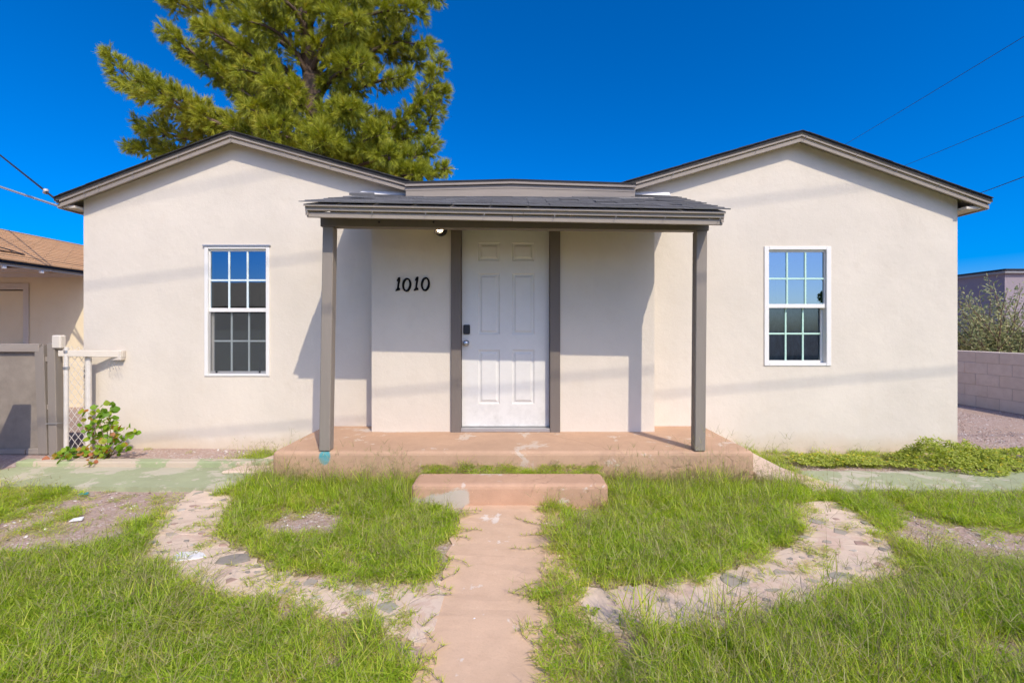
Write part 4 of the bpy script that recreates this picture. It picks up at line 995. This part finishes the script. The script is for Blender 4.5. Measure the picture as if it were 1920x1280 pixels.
def lawn_cover(x, y, r):
    """chance that a tuft stands at x, y and how tall it grows"""
    n1, n2 = fbm(x, y, 1.3, 3), fbm(x, y, 3.5, 9)
    c = 1.05 + 0.5 * (n2 - .5) - 3.2 * np.clip(fbm(x, y, 1.1, 81) - .57, 0, 1)
    js = np.where(r.uniform(size=len(x)) < .3, .065, .018); jx, jy = x + r.normal(0, 1, len(x)) * js, y + r.normal(0, 1, len(x)) * js
    # what is paved stays bare, its rims overgrown
    for p in path_polys: c = np.where(in_poly(jx, jy, p), 0.035 + .10 * (n2 > .62), c)
    edge = .03 * np.sin(y * 9) + .04 * (fbm(x, y, 4, 21) - .5)
    onpath = (jx > PATH_X0 - .05 + edge) & (jx < PATH_X1 - .05 + edge) & (y < -1.60)
    lim = np.where(y < -2.7, .09, .16) + edge + .10 * (fbm(x, y, 6, 33) - .5)
    c = np.where(onpath, np.where(x > lim, np.where(y < -2.7, .28, .15), 0.0), c)
    c = np.where((x > -2.11) & (x < 2.09) & (y > -1.06), 0, c)
    c = np.where((x > -.79) & (x < .71) & (y > -1.63) & (y < -1.325), 0, c)
    c = np.where((x > -.79) & (x < .71) & (y >= -1.325) & (y <= -1.06), .42, c)
    g = (y > GREEN_Y0 - .0) & (y < -.0)
    c = np.where(g & (x < -2.30), np.where(y > -.50, .02, 0.0), c)
    c = np.where((x < -2.05) & (x > -2.75) & (y > -1.0) & (y < -.12), .55 * (fbm(x, y, 3, 40) > .45), c)
    c = np.where(g & (x > 2.50), 0, c); c = np.where((x > 2.08) & (x < 2.44) & (y > -1.08), 0, c)
    c = np.where((x > 2.44) & (x < 2.62) & (y > -1.3), .5, c)
    c = np.where((x > 2.6) & (x < 5.3) & (y > -.55) & (y < -.02), .25, c)
    c = np.where(y > 0, np.where((x > 5.3) | (x < -5.2), .01, 0), c)
    c = np.where(x < -4.66, 0, c); c = np.where(x > 7.6, .1, c)
    # bare or thin patches
    paved = c < .045; bare = np.zeros(len(x))
    for b, k in (((150, 985, 175, 64), 2.0), ((60, 1000, 60, 40), .7), ((570, 985, 105, 36), 1.7), ((1820, 1015, 150, 40), 1.3), ((1885, 1235, 110, 50), 1.3), ((0, 1037, 40, 15), 1), ((1140, 1140, 90, 40), .7), ((210, 925, 90, 14), .8), ((1760, 960, 80, 20), .35)):
        bl_ = blob(x + .5 * (n2 - .5), y + .5 * (fbm(x, y, 2.5, 90) - .5), *b); c = c - k * bl_; bare = np.maximum(bare, bl_)
    c = np.where(~paved & (bare > 0), np.maximum(c, .045 + .4 * (fbm(x, y, 5, 95) > .68)), c)
    c = np.where(y < -6.0, c * .5, c)
    h = .40 + .5 * n1
    h += .55 * np.exp(-((y + 1.45) / .28) ** 2) * (np.abs(x) < 2.3) * (np.abs(x) > .72)
    h += .35 * (x > .5) * (y < -2.75) * (x < 3) + .12 * (y < -2.85) * (x < -.4)
    h = np.where((x > -.79) & (x < .71) & (y >= -1.325) & (y <= -1.06), .28 + .25 * n2, h)
    h *= np.where(c < .15, .5, np.where(c < .5, .7, 1))
    return np.clip(c, 0, 1), h

protos = [blade_mesh('tuft', 58, 8, 0, .050, .028, .075, .0030, 100 + k) for k in range(5)] + [blade_mesh('tuft', 38, 24, 0, .052, .024, .065, .0029, 120 + k) for k in range(3)] + [blade_mesh('tuft', 46, 7, 5, .050, .034, .095, .0031, 140 + k, .35) for k in range(3)] + [blade_mesh('tuft', 14, 2, 12, .05, .04, .075, .0032, 150 + k, .3) for k in range(2)]
protos += [blade_mesh('tuft', 22, 4, 3, .045, .07, .16, .0036, 170 + k, .30) for k in range(3)] + [blade_mesh('tuft', 26, 3, 2, .04, .022, .05, .0095, 180 + k, .5) for k in range(2)]
n = 56000
X = rng.uniform(-4.7, 7.8, n); Y = rng.uniform(-5.2, .1, n)
far_n = 16000
X = np.concatenate([X, rng.uniform(-4.6, 9, 6000)]); Y = np.concatenate([Y, rng.uniform(-7.5, -5.2, 6000)])
c, h = lawn_cover(X, Y, rng)
keep = rng.uniform(size=len(X)) < c
X, Y, h, c = X[keep], Y[keep], h[keep], c[keep]
n = len(X); dens = fbm(X, Y, 1.7, 60)
pick = np.where(rng.uniform(size=n) < .38 + 1.2 * (dens - .5) + .12 * (X < -.3), rng.integers(5, 8, n), rng.integers(0, 5, n))
pick = np.where(rng.uniform(size=n) < .14, rng.integers(8, 11, n), pick)
seedy = (np.abs(Y + 1.12) < .10) & (np.abs(X) < 2.5) & (np.abs(X) > .3)
pick = np.where(seedy & (rng.uniform(size=n) < .28), rng.integers(11, 13, n), pick)
weedy = fbm(X, Y, 2.0, 70); pick = np.where((rng.uniform(size=n) < .05 + .35 * np.clip(weedy - .55, 0, 1) + .06 * (X > .4) * (Y < -2.6)), rng.integers(13, 16, n), pick)
pick = np.where(rng.uniform(size=n) < .015 + .08 * (fbm(X, Y, 3.0, 72) > .66), rng.integers(16, 18, n), pick)
pick = np.where(c < .2, rng.integers(5, 8, n), pick)
zg = ground_z(X, Y) - .004
for p in path_polys: zg = np.where(in_poly(X, Y, p), zg + .022, zg)
zg = np.where((X > PATH_X0) & (X < PATH_X1) & (Y < -1.6), .02, zg)
zg = np.where((X > -.79) & (X < .71) & (Y > -1.33) & (Y < -1.05), .145, zg)
s = h * rng.uniform(.75, 1.25, n)
rot = np.stack([rng.normal(0, .16, n), rng.normal(0, .16, n), rng.uniform(0, 6.283, n)], 1)
ws = rng.uniform(.95, 1.25, n); scl = np.stack([ws, ws, s * 1.15], 1)
scatter('grass', np.stack([X, Y, zg], 1), rot, scl, pick, protos, 'patchy green and straw coloured lawn grass around the paths')

# runners of grass creeping over the straight path
def runners():
    r = np.random.default_rng(77); mb = MB(); V = []; T = []; tint = []
    starts = []
    for k in range(46):
        side = r.uniform() < .74
        x = PATH_X1 - r.uniform(0, .10) if side else PATH_X0 + r.uniform(-.02, .03); y = r.uniform(-3.5, -1.66)
        a = (math.pi if side else 0) + r.normal(0, .8); starts.append((x, y, a, r.uniform(.12, .42) if side else r.uniform(.06, .2)))
    for k in range(60):
        A, B = paths[k % 2]; i = r.integers(4, 66); q = A[i] if r.uniform() < .5 else B[i]; m = (A[i] + B[i]) / 2; a = math.atan2(*(m - q)[::-1]) + r.normal(0, .7); starts.append((q[0], q[1], a, r.uniform(.08, .25)))
    for x, y, a, L in starts:
        n = max(4, int(L / .028)); pts = []; a0 = a
        for i in range(n):
            pts.append((x, y, .030 + .006 * abs(math.sin(i * 1.3)) + float(ground_z(x, y)))); a += r.normal(0, .22); x += math.cos(a) * L / n; y += math.sin(a) * L / n
        mb.tube(pts, .0012, 4)
        for p in pts[::1]:
            for j in range(r.integers(3, 9)):
                az = r.uniform(0, 6.28); tl = r.uniform(.5, 1.4); ln = r.uniform(.014, .038); w = .0034; d = np.array([math.cos(az) * math.sin(tl), math.sin(az) * math.sin(tl), math.cos(tl)]); sd = np.array([-math.sin(az), math.cos(az), 0]) * w / 2; o = np.array(p); b = len(V)
                V.extend([o - sd, o + sd, o + d * ln]); T.append((b, b + 1, b + 2)); tint.extend([r.uniform(.2, 1)] * 3)
    nb_ = len(mb.v); V = np.array(V); T = np.array(T)
    allV = np.concatenate([np.array(mb.v), V]); quads = np.array([f for f in mb.f if len(f) == 4]); 
    o = big_mesh('grass_runners', allV, [quads, T + nb_], [M['stalk'], M['grass']], None, np.concatenate([np.full(nb_, .5), tint]), matidx=[0] * len(quads) + [1] * len(T))
    tag(o, 'thin grass runners creeping over the paths', kind='stuff')
runners()

# gravel on bare ground
def pebble(seed):
    bm = bmesh.new(); bmesh.ops.create_icosphere(bm, subdivisions=1, radius=.5); r = random.Random(seed)
    for v in bm.verts: v.co = Vector((v.co.x * 1.2, v.co.y * .9, v.co.z * .55)) * r.uniform(.75, 1.2)
    me = bpy.data.meshes.new('pebble'); bm.to_mesh(me); bm.free(); me.materials.append(M['pebble']); return bpy.data.objects.new('pebble', me)
n = 26000
X = np.concatenate([rng.uniform(-4.7, 5.2, n), rng.uniform(4.9, 8.3, 14000), rng.uniform(-4.6, -2.2, 1800)]); Y = np.concatenate([rng.uniform(-4.5, -.02, n), rng.uniform(-.8, 6.5, 14000), rng.uniform(-.49, -.01, 1800)])
c, h = lawn_cover(X, Y, rng)
ok = (c < .75) & ~((np.abs(X) < 2.12) & (Y > -1.07)) & ~((X > PATH_X0) & (X < PATH_X1)) & ~((X < -2.30) & (Y > GREEN_Y0 - .02) & (Y < -.65)) & ~((X > 2.08) & (Y > GREEN_Y0) & (Y < -.76)) & ~((X > -2.65) & (X < -2.1) & (Y > -1.0))
for p in path_polys: ok &= ~(in_poly(X, Y, p) & (rng.uniform(size=len(X)) < .9))
ok &= ~((Y > -.02) & (X > WX0) & (X < WX1 + .02))
X, Y = X[ok], Y[ok]; n = len(X); s = np.clip(rng.lognormal(-4.55, .45, n), .004, .04)
scatter('gravel', np.stack([X, Y, ground_z(X, Y) + s * .1], 1), np.stack([rng.normal(0, .3, n), rng.normal(0, .3, n), rng.uniform(0, 6.28, n)], 1), np.stack([s, s, s], 1), rng.integers(0, 6, n), [pebble(k) for k in range(6)], 'loose pinkish brown gravel on the bare ground')

# ---- pine behind the house
PD = 14.0
pine = thing('pine_tree', 'tall dense pine tree rising behind the house above the screened window', 'tree', (-5.9, PD - CAM_D, 0))
def part_p(mb_or_obj): mb_or_obj.parent = pine; mb_or_obj.matrix_parent_inverse = Matrix.Translation(-pine.location); return mb_or_obj
TR = [W(612, 640, PD), W(606, 420, PD), W(600, 300, PD), W(588, 200, PD), W(578, 100, PD), W(572, 0, PD), W(568, -160, PD), W(566, -330, PD), W(566, -470, PD)]
TR[0].z = -.1
def trunk_at(py):
    ys = [F * (CAM_H - t.z) / PD + VPY for t in TR]; 
    for a, b, ya, yb in zip(TR[:-1], TR[1:], ys[:-1], ys[1:]):
        if yb <= py <= ya: return a.lerp(b, (ya - py) / (ya - yb))
    return TR[-1].copy()
mb = MB(); mb.tube(TR, [.42, .33, .29, .25, .22, .18, .12, .06, .02], 12)
# limbs: trunk height, way points and tip in the photo, how far the tip comes towards the camera, leafy width
LIMBS = [
 (300, [(480, 262), (340, 205), (245, 150), (205, 102)], .6, .55), (300, [(470, 280), (360, 262), (290, 245), (262, 232)], -.3, .55), (285, [(430, 240), (330, 190), (262, 152)], 1.2, .5),
 (330, [(470, 305), (380, 300), (310, 285), (238, 275)], -.6, .26), (250, [(480, 190), (400, 130), (345, 85), (306, 55)], .4, .42), (240, [(470, 170), (400, 120), (360, 105)], -.8, .5),
 (170, [(480, 90), (400, 40), (340, 8), (300, -18)], .3, .55), (190, [(490, 120), (430, 80), (370, 45)], 1.0, .5), (120, [(480, 40), (400, -30), (340, -70)], .2, .6), (80, [(500, 0), (430, -60), (370, -110)], .5, .6),
 (300, [(690, 262), (760, 225), (805, 165), (828, 108)], .4, .34), (310, [(700, 280), (780, 250), (820, 205), (832, 165)], .0, .36), (330, [(700, 315), (770, 300), (815, 268)], .5, .48), (340, [(690, 325), (770, 325), (840, 316)], .7, .36), (345, [(680, 335), (740, 330), (800, 328)], 1.0, .40),
 (210, [(660, 170), (720, 150), (770, 142)], .6, .36), (170, [(670, 110), (740, 80), (808, 88)], .0, .44), (160, [(670, 100), (740, 100), (790, 120)], -.7, .42), (80, [(660, 40), (730, 20), (790, 28)], .4, .5), (30, [(670, -20), (760, -20), (822, -2)], .2, .40), (20, [(650, -40), (720, -60), (780, -70)], .5, .6),
 (300, [(540, 250), (500, 220), (470, 205)], 2.2, .55), (310, [(560, 270), (530, 255), (505, 250)], 2.6, .6), (290, [(620, 235), (640, 215), (660, 205)], 2.4, .5), (320, [(640, 280), (680, 265), (710, 255)], 2.2, .55), (330, [(600, 300), (600, 280), (610, 262)], 2.8, .6), (335, [(560, 320), (540, 300), (520, 295)], 2.0, .55), (340, [(650, 320), (690, 305), (730, 290)], 2.2, .5),
 (220, [(540, 165), (490, 140), (450, 130)], 1.8, .55), (230, [(560, 190), (530, 175), (510, 165)], 2.3, .5), (200, [(620, 150), (650, 130), (680, 120)], 1.8, .5), (150, [(540, 80), (500, 50), (460, 40)], 1.6, .55), (140, [(610, 80), (640, 50), (670, 40)], 1.8, .55), (90, [(560, 30), (530, 0), (500, -10)], 1.8, .55), (60, [(600, 10), (640, -10), (680, -20)], 1.6, .55),
 (250, [(640, 205), (690, 225), (725, 222)], -.8, .4), (330, [(500, 320), (450, 305), (420, 300)], .8, .45), (60, [(530, -20), (470, -60), (420, -90)], -.6, .6), (320, [(640, 300), (720, 290), (770, 270)], -1.2, .45), (200, [(520, 160), (460, 110), (420, 70)], -1.2, .5), (150, [(640, 90), (700, 55), (750, 40)], -1.3, .5), (310, [(520, 280), (440, 250), (380, 225)], -1.4, .5),
 (0, [(600, -80), (640, -120), (680, -150)], 1.2, .7), (-20, [(540, -100), (480, -150), (430, -180)], .8, .7), (-150, [(600, -220), (630, -250), (650, -280)], .6, .7), (-150, [(540, -220), (510, -250), (480, -280)], -.4, .7), (-250, [(566, -330), (570, -380), (566, -430)], .3, .6),
]
rp_ = np.random.default_rng(4); tw_o, tw_d, tw_l = [], [], []; limb_mb = MB(); cones = []
for py, pts, dd, wid in LIMBS:
    a = trunk_at(py); P = [a]
    for k, (px, qy) in enumerate(pts): P.append(W(px, qy, PD - dd * ((k + 1) / len(pts)) ** .8))
    fine = []
    for i in range(len(P) - 1):
        p0, p1, p2, p3 = P[max(i - 1, 0)], P[i], P[i + 1], P[min(i + 2, len(P) - 1)]
        for t in (0, .33, .67): fine.append(.5 * ((2 * p1) + (p2 - p0) * t + (2 * p0 - 5 * p1 + 4 * p2 - p3) * t * t + (3 * p1 - p0 - 3 * p2 + p3) * t ** 3))
    fine.append(P[-1]); m = len(fine)
    limb_mb.tube(fine, [max(.012, .10 * (1 - i / m) ** 1.1) for i in range(m)], 6)
    seg = np.array([list(q) for q in fine]); dist = np.concatenate([[0], np.cumsum(np.linalg.norm(np.diff(seg, axis=0), axis=1))]); Lt = dist[-1]
    nb2 = int(Lt * (1 - .22) * 19)
    for j in range(nb2):
        t = .20 + .80 * (j + rp_.uniform()) / nb2; s = t * Lt
        o = np.array([np.interp(s, dist, seg[:, k]) for k in range(3)]); o2 = np.array([np.interp(min(s + .1, Lt + 1e-6), dist, seg[:, k]) for k in range(3)]); ax = o2 - np.array([np.interp(s - .1, dist, seg[:, k]) for k in range(3)]); ax /= np.linalg.norm(ax) + 1e-9
        env = max(.10, wid - .14) * (1.0 if t < .75 else 1.0 - .75 * ((t - .75) / .25) ** 1.3) * (.55 + .45 * min(1, (t - .15) / .3))
        d = rp_.normal(0, 1, 3); d -= ax * d.dot(ax); d /= np.linalg.norm(d); d = d * rp_.uniform(.5, 1) + ax * rp_.uniform(.15, .9) + np.array([0, 0, .10]); d /= np.linalg.norm(d)
        bl = env * rp_.uniform(.55, 1.3); e = o + d * bl
        if rp_.uniform() < .5: limb_mb.tube([tuple(o), tuple((o + e) / 2 + np.array([0, 0, .02])), tuple(e)], [.012, .009, .005], 4)
        # a puff of needle brushes at the twig's end, a few more back along it
        k2 = 8 + int(bl / .08); pr_ = .11 + .10 * bl
        for q in range(k2):
            if q < k2 * .7: off = rp_.normal(0, 1, 3); off *= pr_ * rp_.uniform(.2, 1) / np.linalg.norm(off); base = e + off * np.array([1, 1, .8]); dr = off / pr_ * .8 + d * .7 + rp_.normal(0, .25, 3) + np.array([0, 0, .22 if off[2] > 0 else -.22])
            else: base = o + d * bl * rp_.uniform(.3, .9) + rp_.normal(0, .03, 3); dr = d + rp_.normal(0, .5, 3)
            dr /= np.linalg.norm(dr); tw_o.append(base); tw_d.append(dr); tw_l.append(rp_.uniform(.10, .2))
        if rp_.uniform() < .02: cones.append(e + np.array([0, -.05, -.04]))
tw_o, tw_d, tw_l = np.array(tw_o), np.array(tw_d), np.array(tw_l); nt_ = len(tw_o); K = 40

u = rp_.uniform(0, 1, (nt_, K)); rd = rp_.normal(0, 1, (nt_, K, 3)); rd -= tw_d[:, None] * (rd * tw_d[:, None]).sum(-1, keepdims=True); rd /= np.linalg.norm(rd, axis=-1, keepdims=True)
nd = tw_d[:, None] * rp_.uniform(.8, 1.5, (nt_, K, 1)) + rd * .52 + np.array([0, 0, -.12]); nd /= np.linalg.norm(nd, axis=-1, keepdims=True)
base = tw_o[:, None] + tw_d[:, None] * (u * tw_l[:, None])[..., None]; ln = rp_.uniform(.11, .20, (nt_, K, 1))
sd = np.cross(nd, rp_.normal(0, 1, (nt_, K, 3))); sd /= np.linalg.norm(sd, axis=-1, keepdims=True); sd *= .0048
V = np.stack([base - sd, base + sd, base + nd * ln], 2).reshape(-1, 3); T = np.arange(len(V)).reshape(-1, 3)
tint = np.repeat(np.clip(rp_.normal(.52, .15, nt_)[:, None] + rp_.normal(0, .10, (nt_, K)), 0, 1).ravel(), 3)
part_p(big_mesh('crown', V, [T], M['needle'], None, tint))
part_p(mb.build('trunk', M['bark'], None, smooth=True)); part_p(limb_mb.build('limbs', M['bark'], None, smooth=True))
cm = MB(); cm.lathe([(.005, -.06), (.035, -.045), (.042, -.01), (.03, .03), (.006, .06)], 8); cme = cm.mesh('pine_cone'); cme.materials.append(M['cone'])
for c_ in cones[:40]: part_p(link('pine_cone', cme, None, c_, (rp_.uniform(2.2, 4), rp_.uniform(-.5, .5), 0)))

# ---- generic leafy crowns
def leafy(name, parent, centres, radii, n, size, mat, seed, squash=1.0, shell=.55, up=.3):
    r = np.random.default_rng(seed); C = np.array(centres); Rr = np.array(radii); w = Rr ** 2 / (Rr ** 2).sum(); k = r.choice(len(C), n, p=w)
    d = r.normal(0, 1, (n, 3)); d /= np.linalg.norm(d, axis=1, keepdims=True); q = r.uniform(shell ** 3, 1, n) ** (1 / 3); o = C[k] + d * (Rr[k] * q)[:, None] * np.array([1, 1, squash])
    nrm = d * .6 + r.normal(0, .6, (n, 3)) + np.array([0, 0, up]); nrm /= np.linalg.norm(nrm, axis=1, keepdims=True); a = np.cross(nrm, r.normal(0, 1, (n, 3))); a /= np.linalg.norm(a, axis=1, keepdims=True); b = np.cross(nrm, a); s = (size * r.uniform(.6, 1.3, n))[:, None]
    V = np.stack([o - a * s, o - b * s * .42, o + a * s, o + b * s * .42], 1).reshape(-1, 3)
    return big_mesh(name, V, [np.arange(len(V)).reshape(-1, 4)], mat, parent, np.repeat(r.uniform(0, 1, n), 4))
def tree(label, x, y, h, rad, mat, seed, n=9000, size=.10, trunk_r=.18):
    t = thing('leafy_tree', label, 'tree', (x, y, 0)); r = np.random.default_rng(seed); cs, rs = [], []
    m = MB(); m.tube([(0, 0, -.1), (.05, 0, h * .25), (-.05, .05, h * .5), (0, 0, h * .8)], [trunk_r, trunk_r * .8, trunk_r * .55, trunk_r * .2], 9)
    for k in range(15):
        a = r.uniform(0, 6.28); q = rad * r.uniform(.2, .8); z = h * r.uniform(.45, .86); c = (q * math.cos(a), q * math.sin(a), z); cs.append(c); rs.append(rad * r.uniform(.22, .42)); m.tube([(0, 0, h * r.uniform(.25, .5)), (c[0] * .5, c[1] * .5, z * .8), c], [trunk_r * .4, trunk_r * .25, .02], 6)
    m.build('trunk', M['bark'], t, smooth=True); leafy('crown', t, cs, rs, n, size, mat, seed + 1, .8)
    return t
tree('distant green tree top just showing above the mauve grey building', 22.6, 20.5, 5.3, 1.8, M['treeleaf'], 31, 7000, .09)

# ---- grey green bush behind the block wall
bush = thing('wispy_bush', 'wispy grey green bush behind the low painted block wall', 'bush', (10.2, 4.6, 0))
r = np.random.default_rng(8); stems = MB(); lo, ld = [], []
for k in range(230):
    a = r.uniform(0, 6.28); tl = abs(r.normal(.75, .42)); L = r.uniform(.9, 2.35) * (1.05 - .22 * tl); d = np.array([math.cos(a) * math.sin(tl), math.sin(a) * math.sin(tl), math.cos(tl)]); p = np.array([r.normal(0, .22), r.normal(0, .22), 0.25]); pts = [p.copy()]
    for i in range(8): d = d + r.normal(0, .10, 3) + np.array([0, 0, -.035]); d /= np.linalg.norm(d); p = p + d * L / 8; pts.append(p.copy())
    stems.tube([tuple(q) for q in pts], [.014 * (1 - i / 9) + .002 for i in range(9)], 4)
    for i in range(2, 9):
        for j in range(16):
            q = pts[i - 1] + (pts[i] - pts[i - 1]) * r.uniform(); sdv = r.normal(0, 1, 3); sdv /= np.linalg.norm(sdv); lo.append(q + sdv * r.uniform(0, .13)); ld.append(d * .6 + sdv)
lo, ld = np.array(lo), np.array(ld); ld /= np.linalg.norm(ld, axis=1, keepdims=True); n = len(lo); sd = np.cross(ld, r.normal(0, 1, (n, 3))); sd /= np.linalg.norm(sd, axis=1, keepdims=True); L = r.uniform(.045, .10, (n, 1))
V = np.stack([lo, lo + ld * L * .5 + sd * .014, lo + ld * L, lo + ld * L * .5 - sd * .014], 1).reshape(-1, 3)
stems.build('stems', M['twig'], bush, smooth=True); big_mesh('foliage', V, [np.arange(len(V)).reshape(-1, 4)], M['olive'], bush, np.repeat(r.uniform(0, 1, n), 4))

# ---- ground cover with yellow flowers along the right wing
def cover(label, cx, cy, rx, ry, hgt, n, seed):
    r = np.random.default_rng(seed); a = r.uniform(0, 6.28, n); q = np.sqrt(r.uniform(0, 1, n)) * (1 + .25 * np.sin(a * 5 + seed) * r.uniform(0, 1, n)); x, y = cx + rx * q * np.cos(a), cy + ry * q * np.sin(a)
    top = hgt * np.clip(1 - q ** 2, .08, 1) * (.1 + 1.8 * fbm(x, y, 6, seed)); z = ground_z(x, y) + .045 + top * r.uniform(.25, 1, n) ** .6
    nrm = r.normal(0, .5, (n, 3)) + np.array([0, -.2, 1]); nrm /= np.linalg.norm(nrm, axis=1, keepdims=True); b = np.cross(nrm, r.normal(0, 1, (n, 3))); b /= np.linalg.norm(b, axis=1, keepdims=True); c = np.cross(nrm, b); s = r.uniform(.010, .021, (n, 1)); o = np.stack([x, y, z], 1)
    V = np.stack([o - b * s, o + c * s * .42, o + b * s, o - c * s * .42], 1).reshape(-1, 3); Q = np.arange(len(V)).reshape(-1, 4); m = int(n / 75); k = r.choice(n, m); f = o[k] + np.array([0, -.012, .018]); fv = []
    for p in f:
        for j in range(5):
            t = j * 1.2566; fv += [p, p + np.array([.008 * math.cos(t - .5), .008 * math.sin(t - .5), .002]), p + np.array([.014 * math.cos(t), .014 * math.sin(t), .004]), p + np.array([.008 * math.cos(t + .5), .008 * math.sin(t + .5), .002])]
    fv = np.array(fv); Q2 = np.arange(len(fv)).reshape(-1, 4) + len(V)
    tag(big_mesh('ground_cover', np.concatenate([V, fv]), [Q, Q2], [M['vine'], M['yellow']], None, np.concatenate([np.repeat(r.uniform(0, 1, n), 4), np.zeros(len(fv))]), matidx=[0] * len(Q) + [1] * len(Q2)), label, kind='stuff')
cover('low green ground cover with yellow flowers at the corner of the house', 4.30, -.54, .60, .36, .20, 7500, 41)
cover('green ground cover with yellow flowers spreading onto the side yard gravel', 5.25, -.50, .80, .46, .13, 6500, 42)
cover('thin trailing ground cover between the side step and the green walkway', 3.15, -.45, .55, .17, .05, 3600, 43)
cover('ground cover trailing past the edge of the side yard', 6.3, -.85, .75, .38, .09, 4000, 44)

# ---- leafy shrub by the gate: every leaf its own piece
sb = thing('leafy_shrub', 'young shrub with glossy green and reddish leaves by the white pipe fence', 'shrub', (-4.05, -.46, 0.05))
leaf = []
prof = [(0, 0), (.12, .30), (.30, .46), (.55, .42), (.80, .22), (1.0, 0)]
lv = [(0, y, -.10 * (y - .4) ** 2 * 2) for y, w in prof] ; lm = MB()
L_ = [(-w, y, .10 * w - .18 * (y - .45) ** 2) for y, w in prof[1:-1]]; R_ = [(w, y, .10 * w - .18 * (y - .45) ** 2) for y, w in prof[1:-1]]; C_ = [(0, y, -.18 * (y - .45) ** 2) for y, w in prof]
lm.add([*C_, *L_, *R_], [(0, 1, 6), (0, 10, 1)] + [(i, i + 1, 6 + i, 5 + i) for i in (1, 2, 3)] + [(i, 9 + i, 10 + i, i + 1) for i in (1, 2, 3)] + [(4, 5, 9), (4, 13, 5)])
lme = lm.mesh('leaf'); lme.materials.append(M['shrub']); lme.polygons.foreach_set('use_smooth', [True] * len(lme.polygons))
r = random.Random(12); stems = MB()
branches = [((0, 0, 0), (-.05, -.02, .28), (-.12, 0, .52)), ((0, 0, 0), (-.12, -.02, .25), (-.22, .02, .44)), ((0, 0, 0), (.06, -.03, .26), (.02, -.02, .44)), ((0, 0, 0), (.14, -.05, .20), (.30, -.04, .26)), ((0, 0, 0), (.14, -.1, .10), (.30, -.12, .13)), ((0, 0, 0), (-.16, -.12, .12), (-.34, -.22, .02)), ((0, 0, 0), (-.2, -.15, .16), (-.26, -.26, .05)), ((0, 0, 0), (-.05, -.15, .12), (-.12, -.27, .08)), ((0, 0, 0), (.02, -.1, .15), (.10, -.2, .12)), ((0, 0, 0), (-.06, .02, .3), (.01, .04, .50)), ((0, 0, 0), (-.1, -.05, .2), (-.16, -.08, .33)), ((0, 0, 0), (.08, -.06, .22), (.14, -.08, .30)), ((0, 0, 0), (.05, -.15, .06), (.12, -.34, .02))]
for b in branches:
    p0, p1, p2 = map(Vector, b); pts = [(1 - t) ** 2 * p0 + 2 * t * (1 - t) * p1 + t * t * p2 for t in [i / 8 for i in range(9)]]; stems.tube(pts, [.006 * (1 - i / 10) for i in range(9)], 5)
    for k in range(23):
        t = .30 + .70 * r.random() ** .7; p = (1 - t) ** 2 * p0 + 2 * t * (1 - t) * p1 + t * t * p2 + Vector((r.gauss(0, .035), r.gauss(0, .035), r.gauss(0, .028))); p.z = max(p.z, .03)
        s = r.uniform(.036, .068); link('leaf', lme, sb, p, (r.gauss(.85, .4), r.gauss(0, .4), r.gauss(0, 1.1)), (s, s, s))
stems.build('stems', M['twig'], sb, smooth=True)

# ---- a few scraps lying about
def scrap(px, py, w, d, mat, label, rz):
    x, y = G(px, py); o = MB().hexa([(-w, -d, 0), (w, -d * .7, 0), (w * .8, d, .004), (-w * .9, d * .9, 0), (-w, -d, .006), (w, -d * .7, .008), (w * .8, d, .012), (-w * .9, d * .9, .007)]).build('scrap', mat); o.location = (x, y, float(ground_z(x, y)) + .014); o.rotation_euler = (.05, .03, rz); tag(o, label, 'scrap')
scrap(145, 983, .034, .022, M['scrap'], 'white scrap on the bare soil between the lawn and the green walkway', .3)
scrap(158, 934, .030, .014, M['scrap_teal'], 'teal scrap on the soil edge by the green walkway', .1)
scrap(78, 1040, .014, .012, M['scrap'], 'tiny white scrap at the grassy end of the bare soil', .8)
scrap(888, 1172, .014, .010, M['scrap'], 'small white chip on the straight pinkish path', .6)

# ---- across the street, seen only as reflections in the window panes
ah = thing('tan_house', 'tan house with low brown roof across the street', 'house', (-23, -31, 0))
MB().box(-7, 7, -5, 4, -.1, 3.0).build('wall', M['stucco_tan'], ah)
mb = MB(); mb.hexa([(-7.6, -5.6, 3.0), (7.6, -5.6, 3.0), (7.6, 4.6, 3.0), (-7.6, 4.6, 3.0), (-5, -.55, 5.2), (5, -.55, 5.2), (5, -.45, 5.2), (-5, -.45, 5.2)]); mb.build('roof', M['tan_roof'], ah)
MB().box(-4, -2.6, 4.001, 4.05, .9, 2.2).build('window', M['black'], ah); MB().box(2.6, 4, 4.001, 4.05, .9, 2.2).build('window', M['black'], ah); MB().box(-.5, .5, 4.001, 4.05, 0, 2.1).build('door', M['taupe'], ah)
tree('leafy street tree across the road from the screenless window', 27.6, -32, 6.4, 2.4, M['treeleaf'], 51, 9000, .16, .25)
